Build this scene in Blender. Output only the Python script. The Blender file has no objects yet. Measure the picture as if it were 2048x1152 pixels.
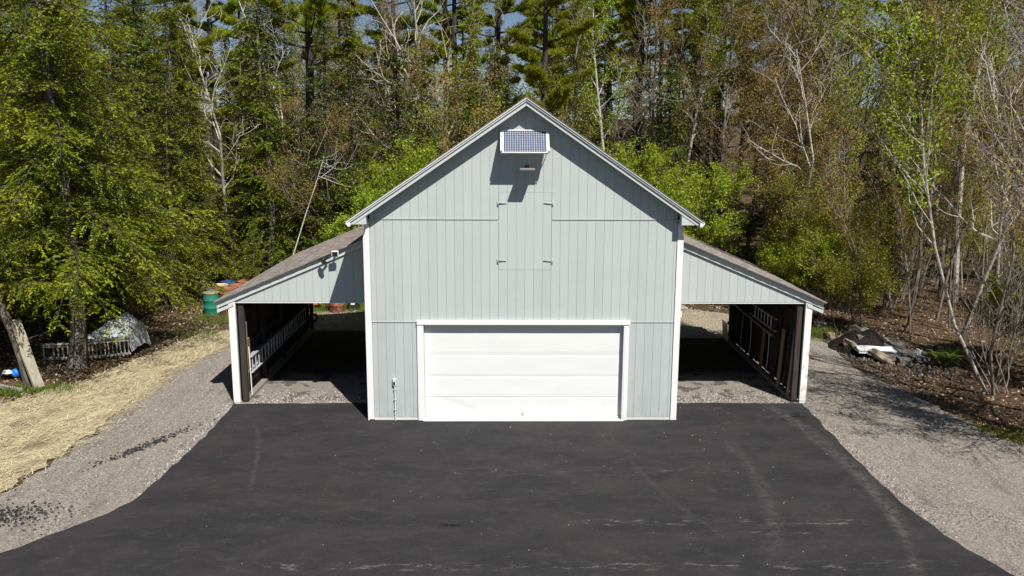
import bpy, math, random
import numpy as np
from mathutils import Vector, Matrix, noise
R = math.radians
rnd = random.Random(7)
S = bpy.context.scene
C = S.collection
PI = math.pi

# ------------------------------------------------------------------ camera
cam_d = bpy.data.cameras.new("camera")
cam_d.sensor_width = 36.0
cam_d.lens = 29.13
cam_d.clip_end = 2000
cam = bpy.data.objects.new("camera", cam_d)
C.objects.link(cam)
cam.matrix_world = (Matrix.Translation((-.545, -19.0, 6.82)) @ Matrix.Rotation(R(-.84), 4, 'Z')
                    @ Matrix.Rotation(R(90 - 10.62), 4, 'X') @ Matrix.Rotation(R(.25), 4, 'Z'))
S.camera = cam

# ------------------------------------------------------------------ sky, sun, exposure
SUN = Vector((-.485, 1.0, -1.363)).normalized()      # the way the light travels
w = bpy.data.worlds.new("World")
S.world = w
w.use_nodes = True
wn = w.node_tree
bg = wn.nodes["Background"]
sky = wn.nodes.new("ShaderNodeTexSky")
sky.sky_type = 'NISHITA'
sky.sun_disc = False
sky.sun_elevation = R(50.8)
sky.sun_rotation = R(154)
sky.air_density = .75
sky.dust_density = .15
sky.ozone_density = 1.6
wn.links.new(sky.outputs[0], bg.inputs[0])
bg.inputs[1].default_value = .05
sl = bpy.data.lights.new("sun", 'SUN')
sl.energy = 5.0
sl.angle = R(.5)
sl.color = (1.0, .955, .88)
sun = bpy.data.objects.new("sun", sl)
C.objects.link(sun)
sun.rotation_euler = SUN.to_track_quat('-Z', 'Y').to_euler()
S.view_settings.view_transform = 'Standard'
S.view_settings.look = 'None'
S.view_settings.exposure = .38
S.view_settings.gamma = 1
S.view_settings.use_curve_mapping = False
S.cycles.max_bounces = 6
S.cycles.diffuse_bounces = 2
S.cycles.transparent_max_bounces = 8

# ------------------------------------------------------------------ mesh helpers
class MB:
    """collects shapes, builds one mesh"""
    def __init__(s): s.v = []; s.f = []; s.q = []; s.t = []; s.uni = []
    def poly(s, pts, faces):
        n = len(s.v); s.v += [tuple(p) for p in pts]; s.f += [tuple(i + n for i in f) for f in faces]; return s
    def box(s, x0, x1, y0, y1, z0, z1, m=None):
        P = [(x0, y0, z0), (x1, y0, z0), (x1, y1, z0), (x0, y1, z0), (x0, y0, z1), (x1, y0, z1), (x1, y1, z1), (x0, y1, z1)]
        if m is not None: P = [m @ Vector(p) for p in P]
        return s.poly(P, [(0, 3, 2, 1), (4, 5, 6, 7), (0, 1, 5, 4), (1, 2, 6, 5), (2, 3, 7, 6), (3, 0, 4, 7)])
    def prism(s, prof, y0, y1):
        """profile in x,z extruded along y"""
        n = len(prof)
        P = [(x, y0, z) for x, z in prof] + [(x, y1, z) for x, z in prof]
        F = [tuple(range(n)), tuple(range(2 * n - 1, n - 1, -1))]
        F += [(i, i + n, (i + 1) % n + n, (i + 1) % n) for i in range(n)]
        return s.poly(P, F)
    def prismz(s, prof, z0, z1):
        n = len(prof)
        P = [(x, y, z0) for x, y in prof] + [(x, y, z1) for x, y in prof]
        F = [tuple(range(n - 1, -1, -1)), tuple(range(n, 2 * n))]
        F += [(i, (i + 1) % n, (i + 1) % n + n, i + n) for i in range(n)]
        return s.poly(P, F)
    def lathe(s, prof, n=24, m=None):
        P = []
        for r, z in prof:
            for k in range(n):
                a = 2 * PI * k / n
                P.append(Vector((r * math.cos(a), r * math.sin(a), z)))
        if m is not None: P = [m @ p for p in P]
        F = []
        for j in range(len(prof) - 1):
            for k in range(n):
                F.append((j * n + k, j * n + (k + 1) % n, (j + 1) * n + (k + 1) % n, (j + 1) * n + k))
        return s.poly(P, F)
    def tube(s, pts, rad, n=6):
        q = tubeq(np.array(pts, float), rad if hasattr(rad, '__len__') else [rad] * len(pts), n)
        s.q.append(q); return s
    def build(s, name, m=None, parent=None, bevel=0, smooth=False):
        v = list(s.v); f = list(s.f)
        for q in s.q:
            n = len(v); v += [tuple(p) for p in q.reshape(-1, 3)]
            f += [(n + 4 * i, n + 4 * i + 1, n + 4 * i + 2, n + 4 * i + 3) for i in range(len(q))]
        me = bpy.data.meshes.new(name); me.from_pydata(v, [], f)
        if s.q:
            import bmesh
            b = bmesh.new(); b.from_mesh(me); bmesh.ops.remove_doubles(b, verts=b.verts, dist=1e-5); b.to_mesh(me); b.free()
            smooth = True
        me.update()
        if smooth: me.polygons.foreach_set('use_smooth', [True] * len(me.polygons))
        o = bpy.data.objects.new(name, me); C.objects.link(o)
        if m: me.materials.append(m)
        if parent is not None: o.parent = parent
        if bevel:
            md = o.modifiers.new('bevel', 'BEVEL'); md.width = bevel; md.segments = 1; md.limit_method = 'ANGLE'
        return o

def tubeq(P, rad, n=6):
    """tube along points as quads (K,4,3)"""
    P = np.asarray(P, float); k = len(P)
    d = np.gradient(P, axis=0); d /= np.linalg.norm(d, axis=1)[:, None] + 1e-9
    up = np.array([0, 0, 1.]) if abs(d[0, 2]) < .8 else np.array([1., 0, 0])
    a = np.cross(d, up); a /= np.linalg.norm(a, axis=1)[:, None] + 1e-9
    b = np.cross(d, a)
    t = np.arange(n) * 2 * PI / n
    ring = P[:, None] + (a[:, None] * np.cos(t)[None, :, None] + b[:, None] * np.sin(t)[None, :, None]) * np.asarray(rad, float)[:, None, None]
    q = np.stack([ring[:-1], np.roll(ring, -1, 1)[:-1], np.roll(ring, -1, 1)[1:], ring[1:]], 2)
    return q.reshape(-1, 4, 3)

def qmesh(name, Q, m, tone=None, smooth=False):
    """mesh from an array of quads (N,4,3), tone = one number per face"""
    N = len(Q)
    me = bpy.data.meshes.new(name)
    me.vertices.add(4 * N); me.vertices.foreach_set('co', np.asarray(Q, np.float32).ravel())
    me.loops.add(4 * N); me.loops.foreach_set('vertex_index', np.arange(4 * N, dtype=np.int32))
    me.polygons.add(N); me.polygons.foreach_set('loop_start', np.arange(0, 4 * N, 4, dtype=np.int32))
    me.polygons.foreach_set('loop_total', np.full(N, 4, np.int32))
    if smooth: me.polygons.foreach_set('use_smooth', np.ones(N, bool))
    if tone is not None:
        at = me.attributes.new('tone', 'FLOAT', 'FACE'); at.data.foreach_set('value', np.asarray(tone, np.float32))
    me.update(calc_edges=True)
    me.materials.append(m)
    return me

def link(name, me, parent=None):
    o = bpy.data.objects.new(name, me); C.objects.link(o)
    if parent is not None: o.parent = parent
    return o

def tag(o, label=None, cat=None, group=None, kind=None):
    if label: o['label'] = label
    if cat: o['category'] = cat
    if group: o['group'] = group
    if kind: o['kind'] = kind
    return o

def thing(name, label, cat, loc=(0, 0, 0), rz=0, group=None):
    o = bpy.data.objects.new(name, None); C.objects.link(o)
    o.empty_display_size = .1
    o.location = loc; o.rotation_euler = (0, 0, rz)
    return tag(o, label, cat, group)

def copy_tree(o, parent=None):
    c = o.copy(); C.objects.link(c); c.parent = parent
    for ch in list(o.children): copy_tree(ch, c)
    return c

# ------------------------------------------------------------------ materials
def nd(nt, t, **kw):
    n = nt.nodes.new(t)
    for k, v in kw.items():
        if k[0] == 'i' and k[1:].isdigit(): n.inputs[int(k[1:])].default_value = v
        else: setattr(n, k, v)
    return n

def base_mat(name, rough=.8, spec=.3):
    m = bpy.data.materials.new(name); m.use_nodes = True
    nt = m.node_tree; b = nt.nodes["Principled BSDF"]
    b.inputs['Roughness'].default_value = rough
    b.inputs['Specular IOR Level'].default_value = spec
    return m, nt, b

def mixc(nt, fac, a, b, mode='MIX'):
    n = nt.nodes.new('ShaderNodeMix'); n.data_type = 'RGBA'; n.blend_type = mode
    for s, v in ((0, fac), (6, a), (7, b)):
        if isinstance(v, (int, float)): n.inputs[s].default_value = v
        elif isinstance(v, tuple): n.inputs[s].default_value = (*v, 1)
        else: nt.links.new(v, n.inputs[s])
    return n.outputs[2]

def maths(nt, op, a, b=None, clamp=False):
    n = nt.nodes.new('ShaderNodeMath'); n.operation = op; n.use_clamp = clamp
    for s, v in ((0, a), (1, b)):
        if v is None: continue
        if isinstance(v, (int, float)): n.inputs[s].default_value = v
        else: nt.links.new(v, n.inputs[s])
    return n.outputs[0]

def ramp(nt, src, lo, hi, a=0., b=1.):
    n = nt.nodes.new('ShaderNodeMapRange'); n.clamp = True
    nt.links.new(src, n.inputs[0])
    n.inputs[1].default_value = lo; n.inputs[2].default_value = hi; n.inputs[3].default_value = a; n.inputs[4].default_value = b
    return n.outputs[0]

def noise_t(nt, vec, scale, detail=4, rough=.55, dist=0):
    n = nt.nodes.new('ShaderNodeTexNoise'); n.inputs['Scale'].default_value = scale
    n.inputs['Detail'].default_value = detail; n.inputs['Roughness'].default_value = rough; n.inputs['Distortion'].default_value = dist
    nt.links.new(vec, n.inputs['Vector']); return n.outputs[0]

def scaled(nt, vec, sx, sy, sz, rot=0):
    n = nt.nodes.new('ShaderNodeMapping'); n.inputs['Scale'].default_value = (sx, sy, sz)
    n.inputs['Rotation'].default_value = (0, 0, rot)
    nt.links.new(vec, n.inputs[0]); return n.outputs[0]

def wpos(nt): return nt.nodes.new('ShaderNodeNewGeometry').outputs['Position']
def opos(nt): return nt.nodes.new('ShaderNodeTexCoord').outputs['Object']
def orand(nt): return nt.nodes.new('ShaderNodeObjectInfo').outputs['Random']

def bump(nt, b, h, strength=.3, dist=.01):
    n = nt.nodes.new('ShaderNodeBump'); n.inputs['Strength'].default_value = strength; n.inputs['Distance'].default_value = dist
    nt.links.new(h, n.inputs['Height']); nt.links.new(n.outputs[0], b.inputs['Normal'])

def paint(name, col, rough=.55, grain=(60, 60, 4), var=.06, bstr=.15, dirt=None, spec=.35):
    m, nt, b = base_mat(name, rough, spec)
    p = wpos(nt)
    g = noise_t(nt, scaled(nt, p, *grain), 1, 4)
    big = noise_t(nt, p, 1.3, 4)
    k = maths(nt, 'ADD', maths(nt, 'MULTIPLY', g, var), maths(nt, 'MULTIPLY', big, var))
    k = maths(nt, 'ADD', k, maths(nt, 'MULTIPLY', orand(nt), var * .5))
    c = mixc(nt, ramp(nt, k, var * .7, var * 1.9), tuple(x * (1 - var) for x in col), tuple(min(1, x * (1 + var)) for x in col))
    if dirt:
        z = nt.nodes.new('ShaderNodeSeparateXYZ'); nt.links.new(p, z.inputs[0])
        d = maths(nt, 'MULTIPLY', ramp(nt, z.outputs[2], .05, dirt[0], 1, 0), ramp(nt, noise_t(nt, scaled(nt, p, 9, 9, 2), 1, 5), .4, .7))
        c = mixc(nt, maths(nt, 'MULTIPLY', d, dirt[1]), c, dirt[2])
    nt.links.new(c, b.inputs['Base Color'])
    bump(nt, b, g, bstr, .004)
    return m

def leafmat(name, ca, cb, cc=None, trans=.35, rough=.5):
    m = bpy.data.materials.new(name); m.use_nodes = True
    nt = m.node_tree; nt.nodes.clear()
    out = nt.nodes.new('ShaderNodeOutputMaterial')
    a = nt.nodes.new('ShaderNodeAttribute'); a.attribute_name = 'tone'
    c = mixc(nt, a.outputs['Fac'], ca, cb)
    if cc:
        c = mixc(nt, ramp(nt, noise_t(nt, opos(nt), .8, 2), .5, .7), c, cc)
    r = orand(nt)
    h = nt.nodes.new('ShaderNodeHueSaturation'); nt.links.new(c, h.inputs['Color'])
    nt.links.new(ramp(nt, r, 0, 1, .485, .51), h.inputs['Hue']); nt.links.new(ramp(nt, r, 0, 1, .8, 1.2), h.inputs['Value'])
    h.inputs['Saturation'].default_value = 1.0
    pb = nt.nodes.new('ShaderNodeBsdfPrincipled'); pb.inputs['Roughness'].default_value = rough; pb.inputs['Specular IOR Level'].default_value = .25
    nt.links.new(h.outputs[0], pb.inputs['Base Color'])
    tr = nt.nodes.new('ShaderNodeBsdfTranslucent')
    nt.links.new(mixc(nt, .5, h.outputs[0], (1.0, 1.0, .25), 'MULTIPLY'), tr.inputs[0])
    mx = nt.nodes.new('ShaderNodeMixShader'); mx.inputs[0].default_value = trans
    nt.links.new(pb.outputs[0], mx.inputs[1]); nt.links.new(tr.outputs[0], mx.inputs[2]); nt.links.new(mx.outputs[0], out.inputs[0])
    return m

def bark(name, ca, cb, scale=(14, 14, 3), patches=None):
    m, nt, b = base_mat(name, .9, .15)
    p = opos(nt)
    n = noise_t(nt, scaled(nt, p, *scale), 1, 6, .65)
    c = mixc(nt, ramp(nt, n, .35, .65), ca, cb)
    if patches:
        c = mixc(nt, ramp(nt, noise_t(nt, scaled(nt, p, 5, 5, 2.2), 1, 3), .52, .62), c, patches)
    nt.links.new(c, b.inputs['Base Color']); bump(nt, b, n, .8, .03)
    return m

M = {}
SID = (.455, .497, .483)
M['siding'] = paint('grey_green_siding_paint', SID, .6, (70, 70, 5), .075, .6)
M['siding_low'] = paint('grey_siding_paint_lower', (.43, .472, .472), .6, (70, 70, 5), .075, .6, (1.1, .38, (.27, .255, .225)))
M['siding_hatch'] = paint('grey_siding_paint_hatch', (.455, .497, .483), .6, (70, 70, 5), .05, .5)
M['fascia'] = paint('grey_fascia_paint', (.52, .56, .545), .5, (10, 10, 30), .04, .2)
M['white'] = paint('white_trim_paint', (.77, .77, .76), .45, (40, 40, 4), .03, .2, (.35, .35, (.42, .40, .36)))
M['door'] = paint('white_door_paint', (.73, .745, .735), .4, (2, 2, 5), .03, .5, (.5, .3, (.5, .48, .44)))
M['foundation'] = paint('painted_concrete', (.62, .61, .58), .85, (30, 30, 30), .15, .8)
M['gutter'] = paint('white_gutter_metal', (.78, .79, .79), .3, (3, 3, 3), .04, .05, spec=.5)
M['black'] = paint('black_plastic', (.02, .021, .023), .4, (9, 9, 9), .1, .05, spec=.5)
M['pvc'] = paint('grey_conduit', (.62, .64, .64), .4, (9, 9, 9), .06, .05)
M['lampgrey'] = paint('grey_lamp_housing', (.24, .22, .20), .5, (9, 9, 9), .06, .05)
M['hinge'] = paint('painted_hinge_steel', (.42, .46, .45), .4, (30, 30, 30), .08, .3)
M['alu'], nt_, b_ = base_mat('aluminium', .35, .5)
b_.inputs['Metallic'].default_value = .2; b_.inputs['Base Color'].default_value = (.50, .51, .53, 1)
M['yellow_wood'] = paint('pale_yellow_timber', (.42, .38, .2), .7, (20, 4, 20), .2, .4)
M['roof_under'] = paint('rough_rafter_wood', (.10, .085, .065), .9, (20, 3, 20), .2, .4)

def wood(name, ca, cb, rough=.9, axis=(26, 26, 1.6)):
    m, nt, b = base_mat(name, rough, .15)
    p = opos(nt)
    add = nt.nodes.new('ShaderNodeVectorMath'); add.operation = 'ADD'
    comb = nt.nodes.new('ShaderNodeCombineXYZ'); r = orand(nt)
    for i in range(3): nt.links.new(maths(nt, 'MULTIPLY', r, 37.), comb.inputs[i])
    nt.links.new(p, add.inputs[0]); nt.links.new(comb.outputs[0], add.inputs[1])
    n = noise_t(nt, scaled(nt, add.outputs[0], *axis), 1, 6, .6, .4)
    c = mixc(nt, ramp(nt, n, .3, .7), ca, cb)
    c = mixc(nt, ramp(nt, r, 0, 1, 0, .5), c, tuple(x * .55 for x in ca))
    nt.links.new(c, b.inputs['Base Color']); bump(nt, b, n, .6, .01)
    return m
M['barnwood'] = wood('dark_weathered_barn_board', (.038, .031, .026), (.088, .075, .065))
M['greywood'] = wood('silver_weathered_wood', (.20, .185, .165), (.42, .39, .35))
M['brownwood'] = wood('tan_plywood', (.26, .17, .10), (.36, .25, .15))
M['slabwood'] = wood('pale_slab_wood', (.26, .235, .18), (.42, .385, .31), axis=(14, 14, 3))

# shingles: mottled brown grey, tabs differ along the course
m, nt, b = base_mat('asphalt_shingle', .92, .2)
p = wpos(nt)
sp = nt.nodes.new('ShaderNodeSeparateXYZ'); nt.links.new(p, sp.inputs[0])
comb = nt.nodes.new('ShaderNodeCombineXYZ')
nt.links.new(maths(nt, 'MULTIPLY', orand(nt), 91.), comb.inputs[0])
nt.links.new(maths(nt, 'FLOOR', maths(nt, 'MULTIPLY', maths(nt, 'ADD', sp.outputs[1], maths(nt, 'MULTIPLY', orand(nt), 3.)), 4.6)), comb.inputs[1])
wh = nt.nodes.new('ShaderNodeTexWhiteNoise'); nt.links.new(comb.outputs[0], wh.inputs[0])
gr = noise_t(nt, p, 160, 3, .7)
c = mixc(nt, wh.outputs[0], (.19, .163, .142), (.37, .33, .30))
c = mixc(nt, ramp(nt, gr, .3, .7), mixc(nt, .4, c, (.09, .078, .07)), c)
nt.links.new(c, b.inputs['Base Color']); bump(nt, b, gr, .6, .006)
M['shingle'] = m

# rusty drums
def drum_paint(name, col, rust=(.22, .075, .03), amt=.5):
    m, nt, b = base_mat(name, .6, .3)
    p = wpos(nt); n = noise_t(nt, p, 4, 6, .65); n2 = noise_t(nt, p, 22, 4)
    r = mixc(nt, n2, rust, (rust[0] * 1.7, rust[1] * 1.9, rust[2] * 2))
    nt.links.new(mixc(nt, ramp(nt, n, .62 - amt * .3, .72 - amt * .3), col, r), b.inputs['Base Color'])
    bump(nt, b, n2, .3, .005)
    return m
M['green_drum'] = drum_paint('green_drum_paint', (.02, .17, .115), amt=.05)
M['green_top'] = drum_paint('pale_green_lid', (.12, .24, .17), (.45, .27, .06), amt=.35)
M['yellow_rim'] = drum_paint('yellow_rust_rim', (.48, .27, .06), amt=.4)
M['rust'] = drum_paint('rust_drum', (.30, .10, .045), (.14, .055, .03), amt=.6)
M['rust_red'] = drum_paint('red_brown_drum', (.17, .045, .025), (.22, .10, .06), amt=.45)
M['rust_orange'] = drum_paint('orange_rust_lid', (.34, .13, .06), (.20, .075, .045), amt=.5)
M['brown_lid'] = drum_paint('dark_brown_lid', (.10, .06, .05), (.05, .035, .03), amt=.5)
M['cream'] = drum_paint('cream_drum', (.60, .50, .36), (.42, .2, .08), amt=.3)
M['blue_drum'] = drum_paint('blue_drum_paint', (.03, .10, .24), (.02, .04, .09), amt=.4)
M['orange'] = drum_paint('orange_machine_paint', (.5, .19, .03), (.25, .08, .02), amt=.35)
M['blue'] = paint('blue_plastic', (.02, .20, .62), .35, (9, 9, 9), .15, .1)
M['rubber'] = paint('rubber', (.02, .02, .02), .8, (30, 30, 30), .2, .2)

# ground materials
def ground_mat(name, build):
    m, nt, b = base_mat(name, .95, .1); build(nt, b, wpos(nt)); return m

def g_forest(nt, b, p):
    n = noise_t(nt, p, 7, 6, .7); n2 = noise_t(nt, p, 34, 5, .7); n3 = noise_t(nt, p, .35, 4)
    c = mixc(nt, ramp(nt, n2, .38, .66), (.035, .022, .013), (.21, .135, .08))
    c = mixc(nt, ramp(nt, n, .55, .72), c, (.30, .225, .155))
    c = mixc(nt, ramp(nt, n3, .5, .62, 0, .55), c, (.055, .06, .022))
    nt.links.new(c, b.inputs['Base Color']); bump(nt, b, maths(nt, 'ADD', n, n2), .9, .06)
M['forest_floor'] = ground_mat('leaf_litter_ground', g_forest)

def g_gravel(nt, b, p):
    v = nt.nodes.new('ShaderNodeTexVoronoi'); v.inputs['Scale'].default_value = 34; nt.links.new(p, v.inputs[0])
    sepc = nt.nodes.new('ShaderNodeSeparateColor'); nt.links.new(v.outputs['Color'], sepc.inputs[0])
    n = noise_t(nt, p, 120, 3, .7); big = noise_t(nt, p, .55, 5, .6); mid = noise_t(nt, scaled(nt, p, 1.3, .4, 1, .15), 2.2, 5, .6)
    c = mixc(nt, sepc.outputs[0], (.135, .118, .103), (.40, .362, .322))
    c = mixc(nt, ramp(nt, n, .60, .74), c, (.50, .475, .445))
    c = mixc(nt, ramp(nt, n, .44, .34), c, (.07, .063, .058))
    c = mixc(nt, ramp(nt, big, .42, .62, 0, .5), c, (.30, .262, .218))
    c = mixc(nt, ramp(nt, noise_t(nt, scaled(nt, p, 1.4, .35, 1, .1), 1.4, 5, .6), .5, .68, 0, .45), c, (.17, .15, .135))
    c = mixc(nt, ramp(nt, mid, .56, .72, 0, .5), c, (.085, .075, .068))
    sx = nt.nodes.new('ShaderNodeSeparateXYZ'); nt.links.new(p, sx.inputs[0])
    # pale trodden dirt towards the back of the yard
    c = mixc(nt, maths(nt, 'MULTIPLY', ramp(nt, sx.outputs[1], 7.5, 9.5), ramp(nt, noise_t(nt, p, 1.6, 5), .3, .55)), c, mixc(nt, ramp(nt, noise_t(nt, p, 16, 5, .75), .4, .6), (.20, .155, .10), (.50, .43, .32)))
    nt.links.new(c, b.inputs['Base Color'])
    bump(nt, b, maths(nt, 'ADD', v.outputs['Distance'], n), .7, .02)
M['gravel'] = ground_mat('fine_crushed_gravel', g_gravel)

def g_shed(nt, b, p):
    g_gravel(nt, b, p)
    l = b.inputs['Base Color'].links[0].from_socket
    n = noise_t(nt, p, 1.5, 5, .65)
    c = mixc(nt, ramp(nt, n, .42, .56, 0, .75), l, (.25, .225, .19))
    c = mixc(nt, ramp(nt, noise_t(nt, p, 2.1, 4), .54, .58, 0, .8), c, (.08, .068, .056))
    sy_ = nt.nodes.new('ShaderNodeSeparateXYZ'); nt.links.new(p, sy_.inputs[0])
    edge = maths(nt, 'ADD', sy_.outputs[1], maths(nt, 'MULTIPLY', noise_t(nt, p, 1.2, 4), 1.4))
    c = mixc(nt, ramp(nt, edge, 4.3, 5.0, 0, .85), c, (.045, .038, .032))  # back of the floor darkened: shade under the wing roof put into the colour
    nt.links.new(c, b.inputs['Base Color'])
M['shed_floor'] = ground_mat('packed_dirt_shaded_back', g_shed)

def g_hay(nt, b, p):
    v = scaled(nt, p, 6, 26, 6, .45)
    n = noise_t(nt, v, 1, 6, .7, .8); big = noise_t(nt, p, .8, 4)
    c = mixc(nt, ramp(nt, n, .34, .62), (.27, .205, .115), (.72, .62, .41))
    c = mixc(nt, ramp(nt, big, .53, .68, 0, .8), c, (.16, .12, .075))
    fa = noise_t(nt, p, 1.5, 6, .65); c = mixc(nt, ramp(nt, fa, .52, .60, 0, .75), c, (.27, .215, .145))
    nt.links.new(c, b.inputs['Base Color']); bump(nt, b, n, 1, .05)
M['hay'] = ground_mat('straw_mulch', g_hay)

def g_asphalt(nt, b, p):
    fine = noise_t(nt, p, 190, 3, .7)
    big = noise_t(nt, scaled(nt, p, .5, 1.3, 1, .1), 1.1, 6, .65)
    streak = noise_t(nt, scaled(nt, p, 1.1, 7.5, 1), 1.5, 6, .65)
    spots = noise_t(nt, scaled(nt, p, 2.2, 5.5, 1), 2.1, 5, .7)
    c = mixc(nt, ramp(nt, fine, .35, .7), (.018, .018, .020), (.045, .0445, .0475))
    mot = noise_t(nt, scaled(nt, p, 1, 1.8, 1, .2), 2.6, 8, .72, .6)
    c = mixc(nt, ramp(nt, big, .40, .68, 0, .6), c, (.052, .049, .051))
    c = mixc(nt, ramp(nt, noise_t(nt, p, .7, 3), .52, .7, 0, .35), c, (.062, .048, .048))
    c = mixc(nt, ramp(nt, mot, .52, .74, 0, .5), c, (.080, .076, .075))
    c = mixc(nt, ramp(nt, streak, .62, .78, 0, .1), c, (.14, .13, .125))
    sc = noise_t(nt, scaled(nt, p, 3.4, 6.5, 1, .35), 2.4, 7, .75, 1.2)
    c = mixc(nt, ramp(nt, sc, .62, .72, 0, .6), c, (.20, .19, .18))
    md = noise_t(nt, scaled(nt, p, 1, 1.5, 1), 26, 4, .75)
    c = mixc(nt, ramp(nt, md, .58, .74, 0, .5), c, (.105, .10, .098))
    c = mixc(nt, ramp(nt, md, .44, .30, 0, .6), c, (.014, .014, .015))
    wv = noise_t(nt, scaled(nt, p, 2.2, .8, 1, -.5), 3.0, 7, .8, 1.6)
    c = mixc(nt, ramp(nt, wv, .63, .74, 0, .45), c, (.16, .15, .145))
    c = mixc(nt, ramp(nt, spots, .66, .74, 0, .4), c, (.20, .19, .18))
    sp = nt.nodes.new('ShaderNodeSeparateXYZ'); nt.links.new(p, sp.inputs[0])
    x, y = sp.outputs[0], sp.outputs[1]
    # tyre marks: dusty arcs
    for cx, cy, r, wd, amt, ya, yb in TRACKS:
        dx = maths(nt, 'SUBTRACT', x, cx); dy = maths(nt, 'SUBTRACT', y, cy)
        d = maths(nt, 'SQRT', maths(nt, 'ADD', maths(nt, 'MULTIPLY', dx, dx), maths(nt, 'MULTIPLY', dy, dy)))
        e = maths(nt, 'ABSOLUTE', maths(nt, 'SUBTRACT', d, r))
        k = maths(nt, 'MULTIPLY', ramp(nt, e, wd * .1, wd * 1.3, 1, 0), ramp(nt, noise_t(nt, p, 9, 4), .35, .7))
        k = maths(nt, 'MULTIPLY', k, maths(nt, 'MULTIPLY', ramp(nt, y, ya, ya + .5), ramp(nt, y, yb - .5, yb, 1, 0)))
        c = mixc(nt, maths(nt, 'MULTIPLY', k, amt), c, (.165, .15, .14))
    # rows of scraped, dusty patches
    for yc, wd, x0, x1, amt in ((-5.35, .16, .6, 6.5, .9), (-6.85, .17, -5, 6.9, .85), (-5.75, .07, 2.5, 5.5, .7), (-3.1, .3, -1.8, 5, .35)):
        k = ramp(nt, maths(nt, 'ABSOLUTE', maths(nt, 'SUBTRACT', y, yc)), wd * .35, wd, 1, 0)
        k = maths(nt, 'MULTIPLY', k, ramp(nt, noise_t(nt, scaled(nt, p, 2.4, 8, 1), 1.0, 7, .8), .54, .72))
        k = maths(nt, 'MULTIPLY', k, maths(nt, 'MULTIPLY', ramp(nt, x, x0, x0 + .8), ramp(nt, x, x1 - .8, x1, 1, 0)))
        c = mixc(nt, maths(nt, 'MULTIPLY', k, amt), c, (.33, .31, .29))
    # one dark oil patch
    ex = maths(nt, 'MULTIPLY', maths(nt, 'ADD', x, 1.42), 1.0); ey = maths(nt, 'MULTIPLY', maths(nt, 'ADD', y, 5.45), 3.2)
    dd = maths(nt, 'SQRT', maths(nt, 'ADD', maths(nt, 'MULTIPLY', ex, ex), maths(nt, 'MULTIPLY', ey, ey)))
    c = mixc(nt, maths(nt, 'MULTIPLY', ramp(nt, dd, .12, .3, 1, 0), ramp(nt, noise_t(nt, p, 18, 3), .4, .55)), c, (.012, .012, .012))
    nt.links.new(c, b.inputs['Base Color'])
    b.inputs['Roughness'].default_value = .85
    bump(nt, b, fine, .5, .012)
TRACKS = [(-9.4, -2.87, 16.17, .18, .42, -6.2, 1.2), (-6.37, -3.26, 13.02, .10, .26, -8, -.8), (-5.41, -2.85, 10.04, .18, .24, -6.9, -1.2), (12.84, -.99, 10.72, .06, .2, -6.2, -2.2), (-22.2, -6.3, 16.99, .06, .25, -4.2, -.2)]
M['asphalt'] = ground_mat('dusty_black_asphalt', g_asphalt)

# plant materials
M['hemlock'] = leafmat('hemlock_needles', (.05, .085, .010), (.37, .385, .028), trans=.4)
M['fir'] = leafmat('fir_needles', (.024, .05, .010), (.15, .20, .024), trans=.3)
M['pine'] = leafmat('pine_needles', (.12, .18, .018), (.42, .45, .032), trans=.45)
M['young'] = leafmat('fresh_spring_leaves', (.16, .235, .014), (.41, .485, .036), trans=.45)
M['olive'] = leafmat('olive_spring_leaves', (.18, .20, .018), (.42, .41, .048), trans=.4)
M['bud'] = leafmat('rusty_buds', (.19, .115, .04), (.44, .31, .10), cc=(.34, .33, .06), trans=.4)
M['grass'] = leafmat('grass_blades', (.07, .11, .015), (.20, .27, .035), trans=.4)
M['straw'] = leafmat('straw_stalks', (.44, .36, .22), (.88, .79, .57), trans=.15)
M['litter'] = leafmat('dead_leaves', (.10, .06, .035), (.50, .37, .26), trans=.1, rough=.7)
M['flower'] = leafmat('yellow_flowers', (.6, .5, .03), (.75, .62, .05), trans=.2)
M['bark'] = bark('grey_brown_bark', (.055, .045, .036), (.20, .175, .15), patches=(.27, .25, .21))
M['bark_dark'] = bark('dark_pine_bark', (.022, .019, .017), (.10, .085, .075))
M['bark_pale'] = bark('pale_birch_bark', (.30, .27, .23), (.62, .58, .52), (10, 10, 8))
M['bark_tan'] = bark('bare_tan_wood', (.30, .20, .12), (.52, .42, .32))
M['twig'] = bark('twig_bark', (.13, .105, .085), (.33, .285, .24))

# ------------------------------------------------------------------ ground
def sheet(name, pts, z, m, kind='structure', thick=0, jit=.03, step=.25):
    out = []
    n = len(pts)
    for i in range(n):
        a = Vector(pts[i]); b = Vector(pts[(i + 1) % n]); L = (b - a).length
        k = max(1, int(L / step)) if L < 16 else 1
        for j in range(k):
            q = a.lerp(b, j / k)
            if 0 < j or k == 1: q = q + Vector((noise.noise(Vector((q.x * 2.3, q.y * 2.3, 3))), noise.noise(Vector((q.x * 2.3, q.y * 2.3, 9))))) * jit * 2
            out.append((q.x, q.y))
    mb = MB()
    if thick: mb.prismz(out, z - thick, z)
    else: mb.poly([(x, y, z) for x, y in out], [tuple(range(len(out)))])
    o = mb.build(name, m)
    tag(o, kind=kind); return o

def hgt(x, y):
    """lie of the forest floor"""
    h = 0
    h += .075 * max(0, y - 15)
    if y > 70: h -= .05 * (y - 70)
    h += .05 * max(0, x - 12.5) + .04 * max(0, -x - 16)
    e = min(1, max(0, max(abs(x + .3) - 12, y - 13) / 3))
    h += e * (.18 * noise.noise(Vector((x * .25, y * .25, 0))) + .08 * noise.noise(Vector((x * .9, y * .9, 5))))
    return h

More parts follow.
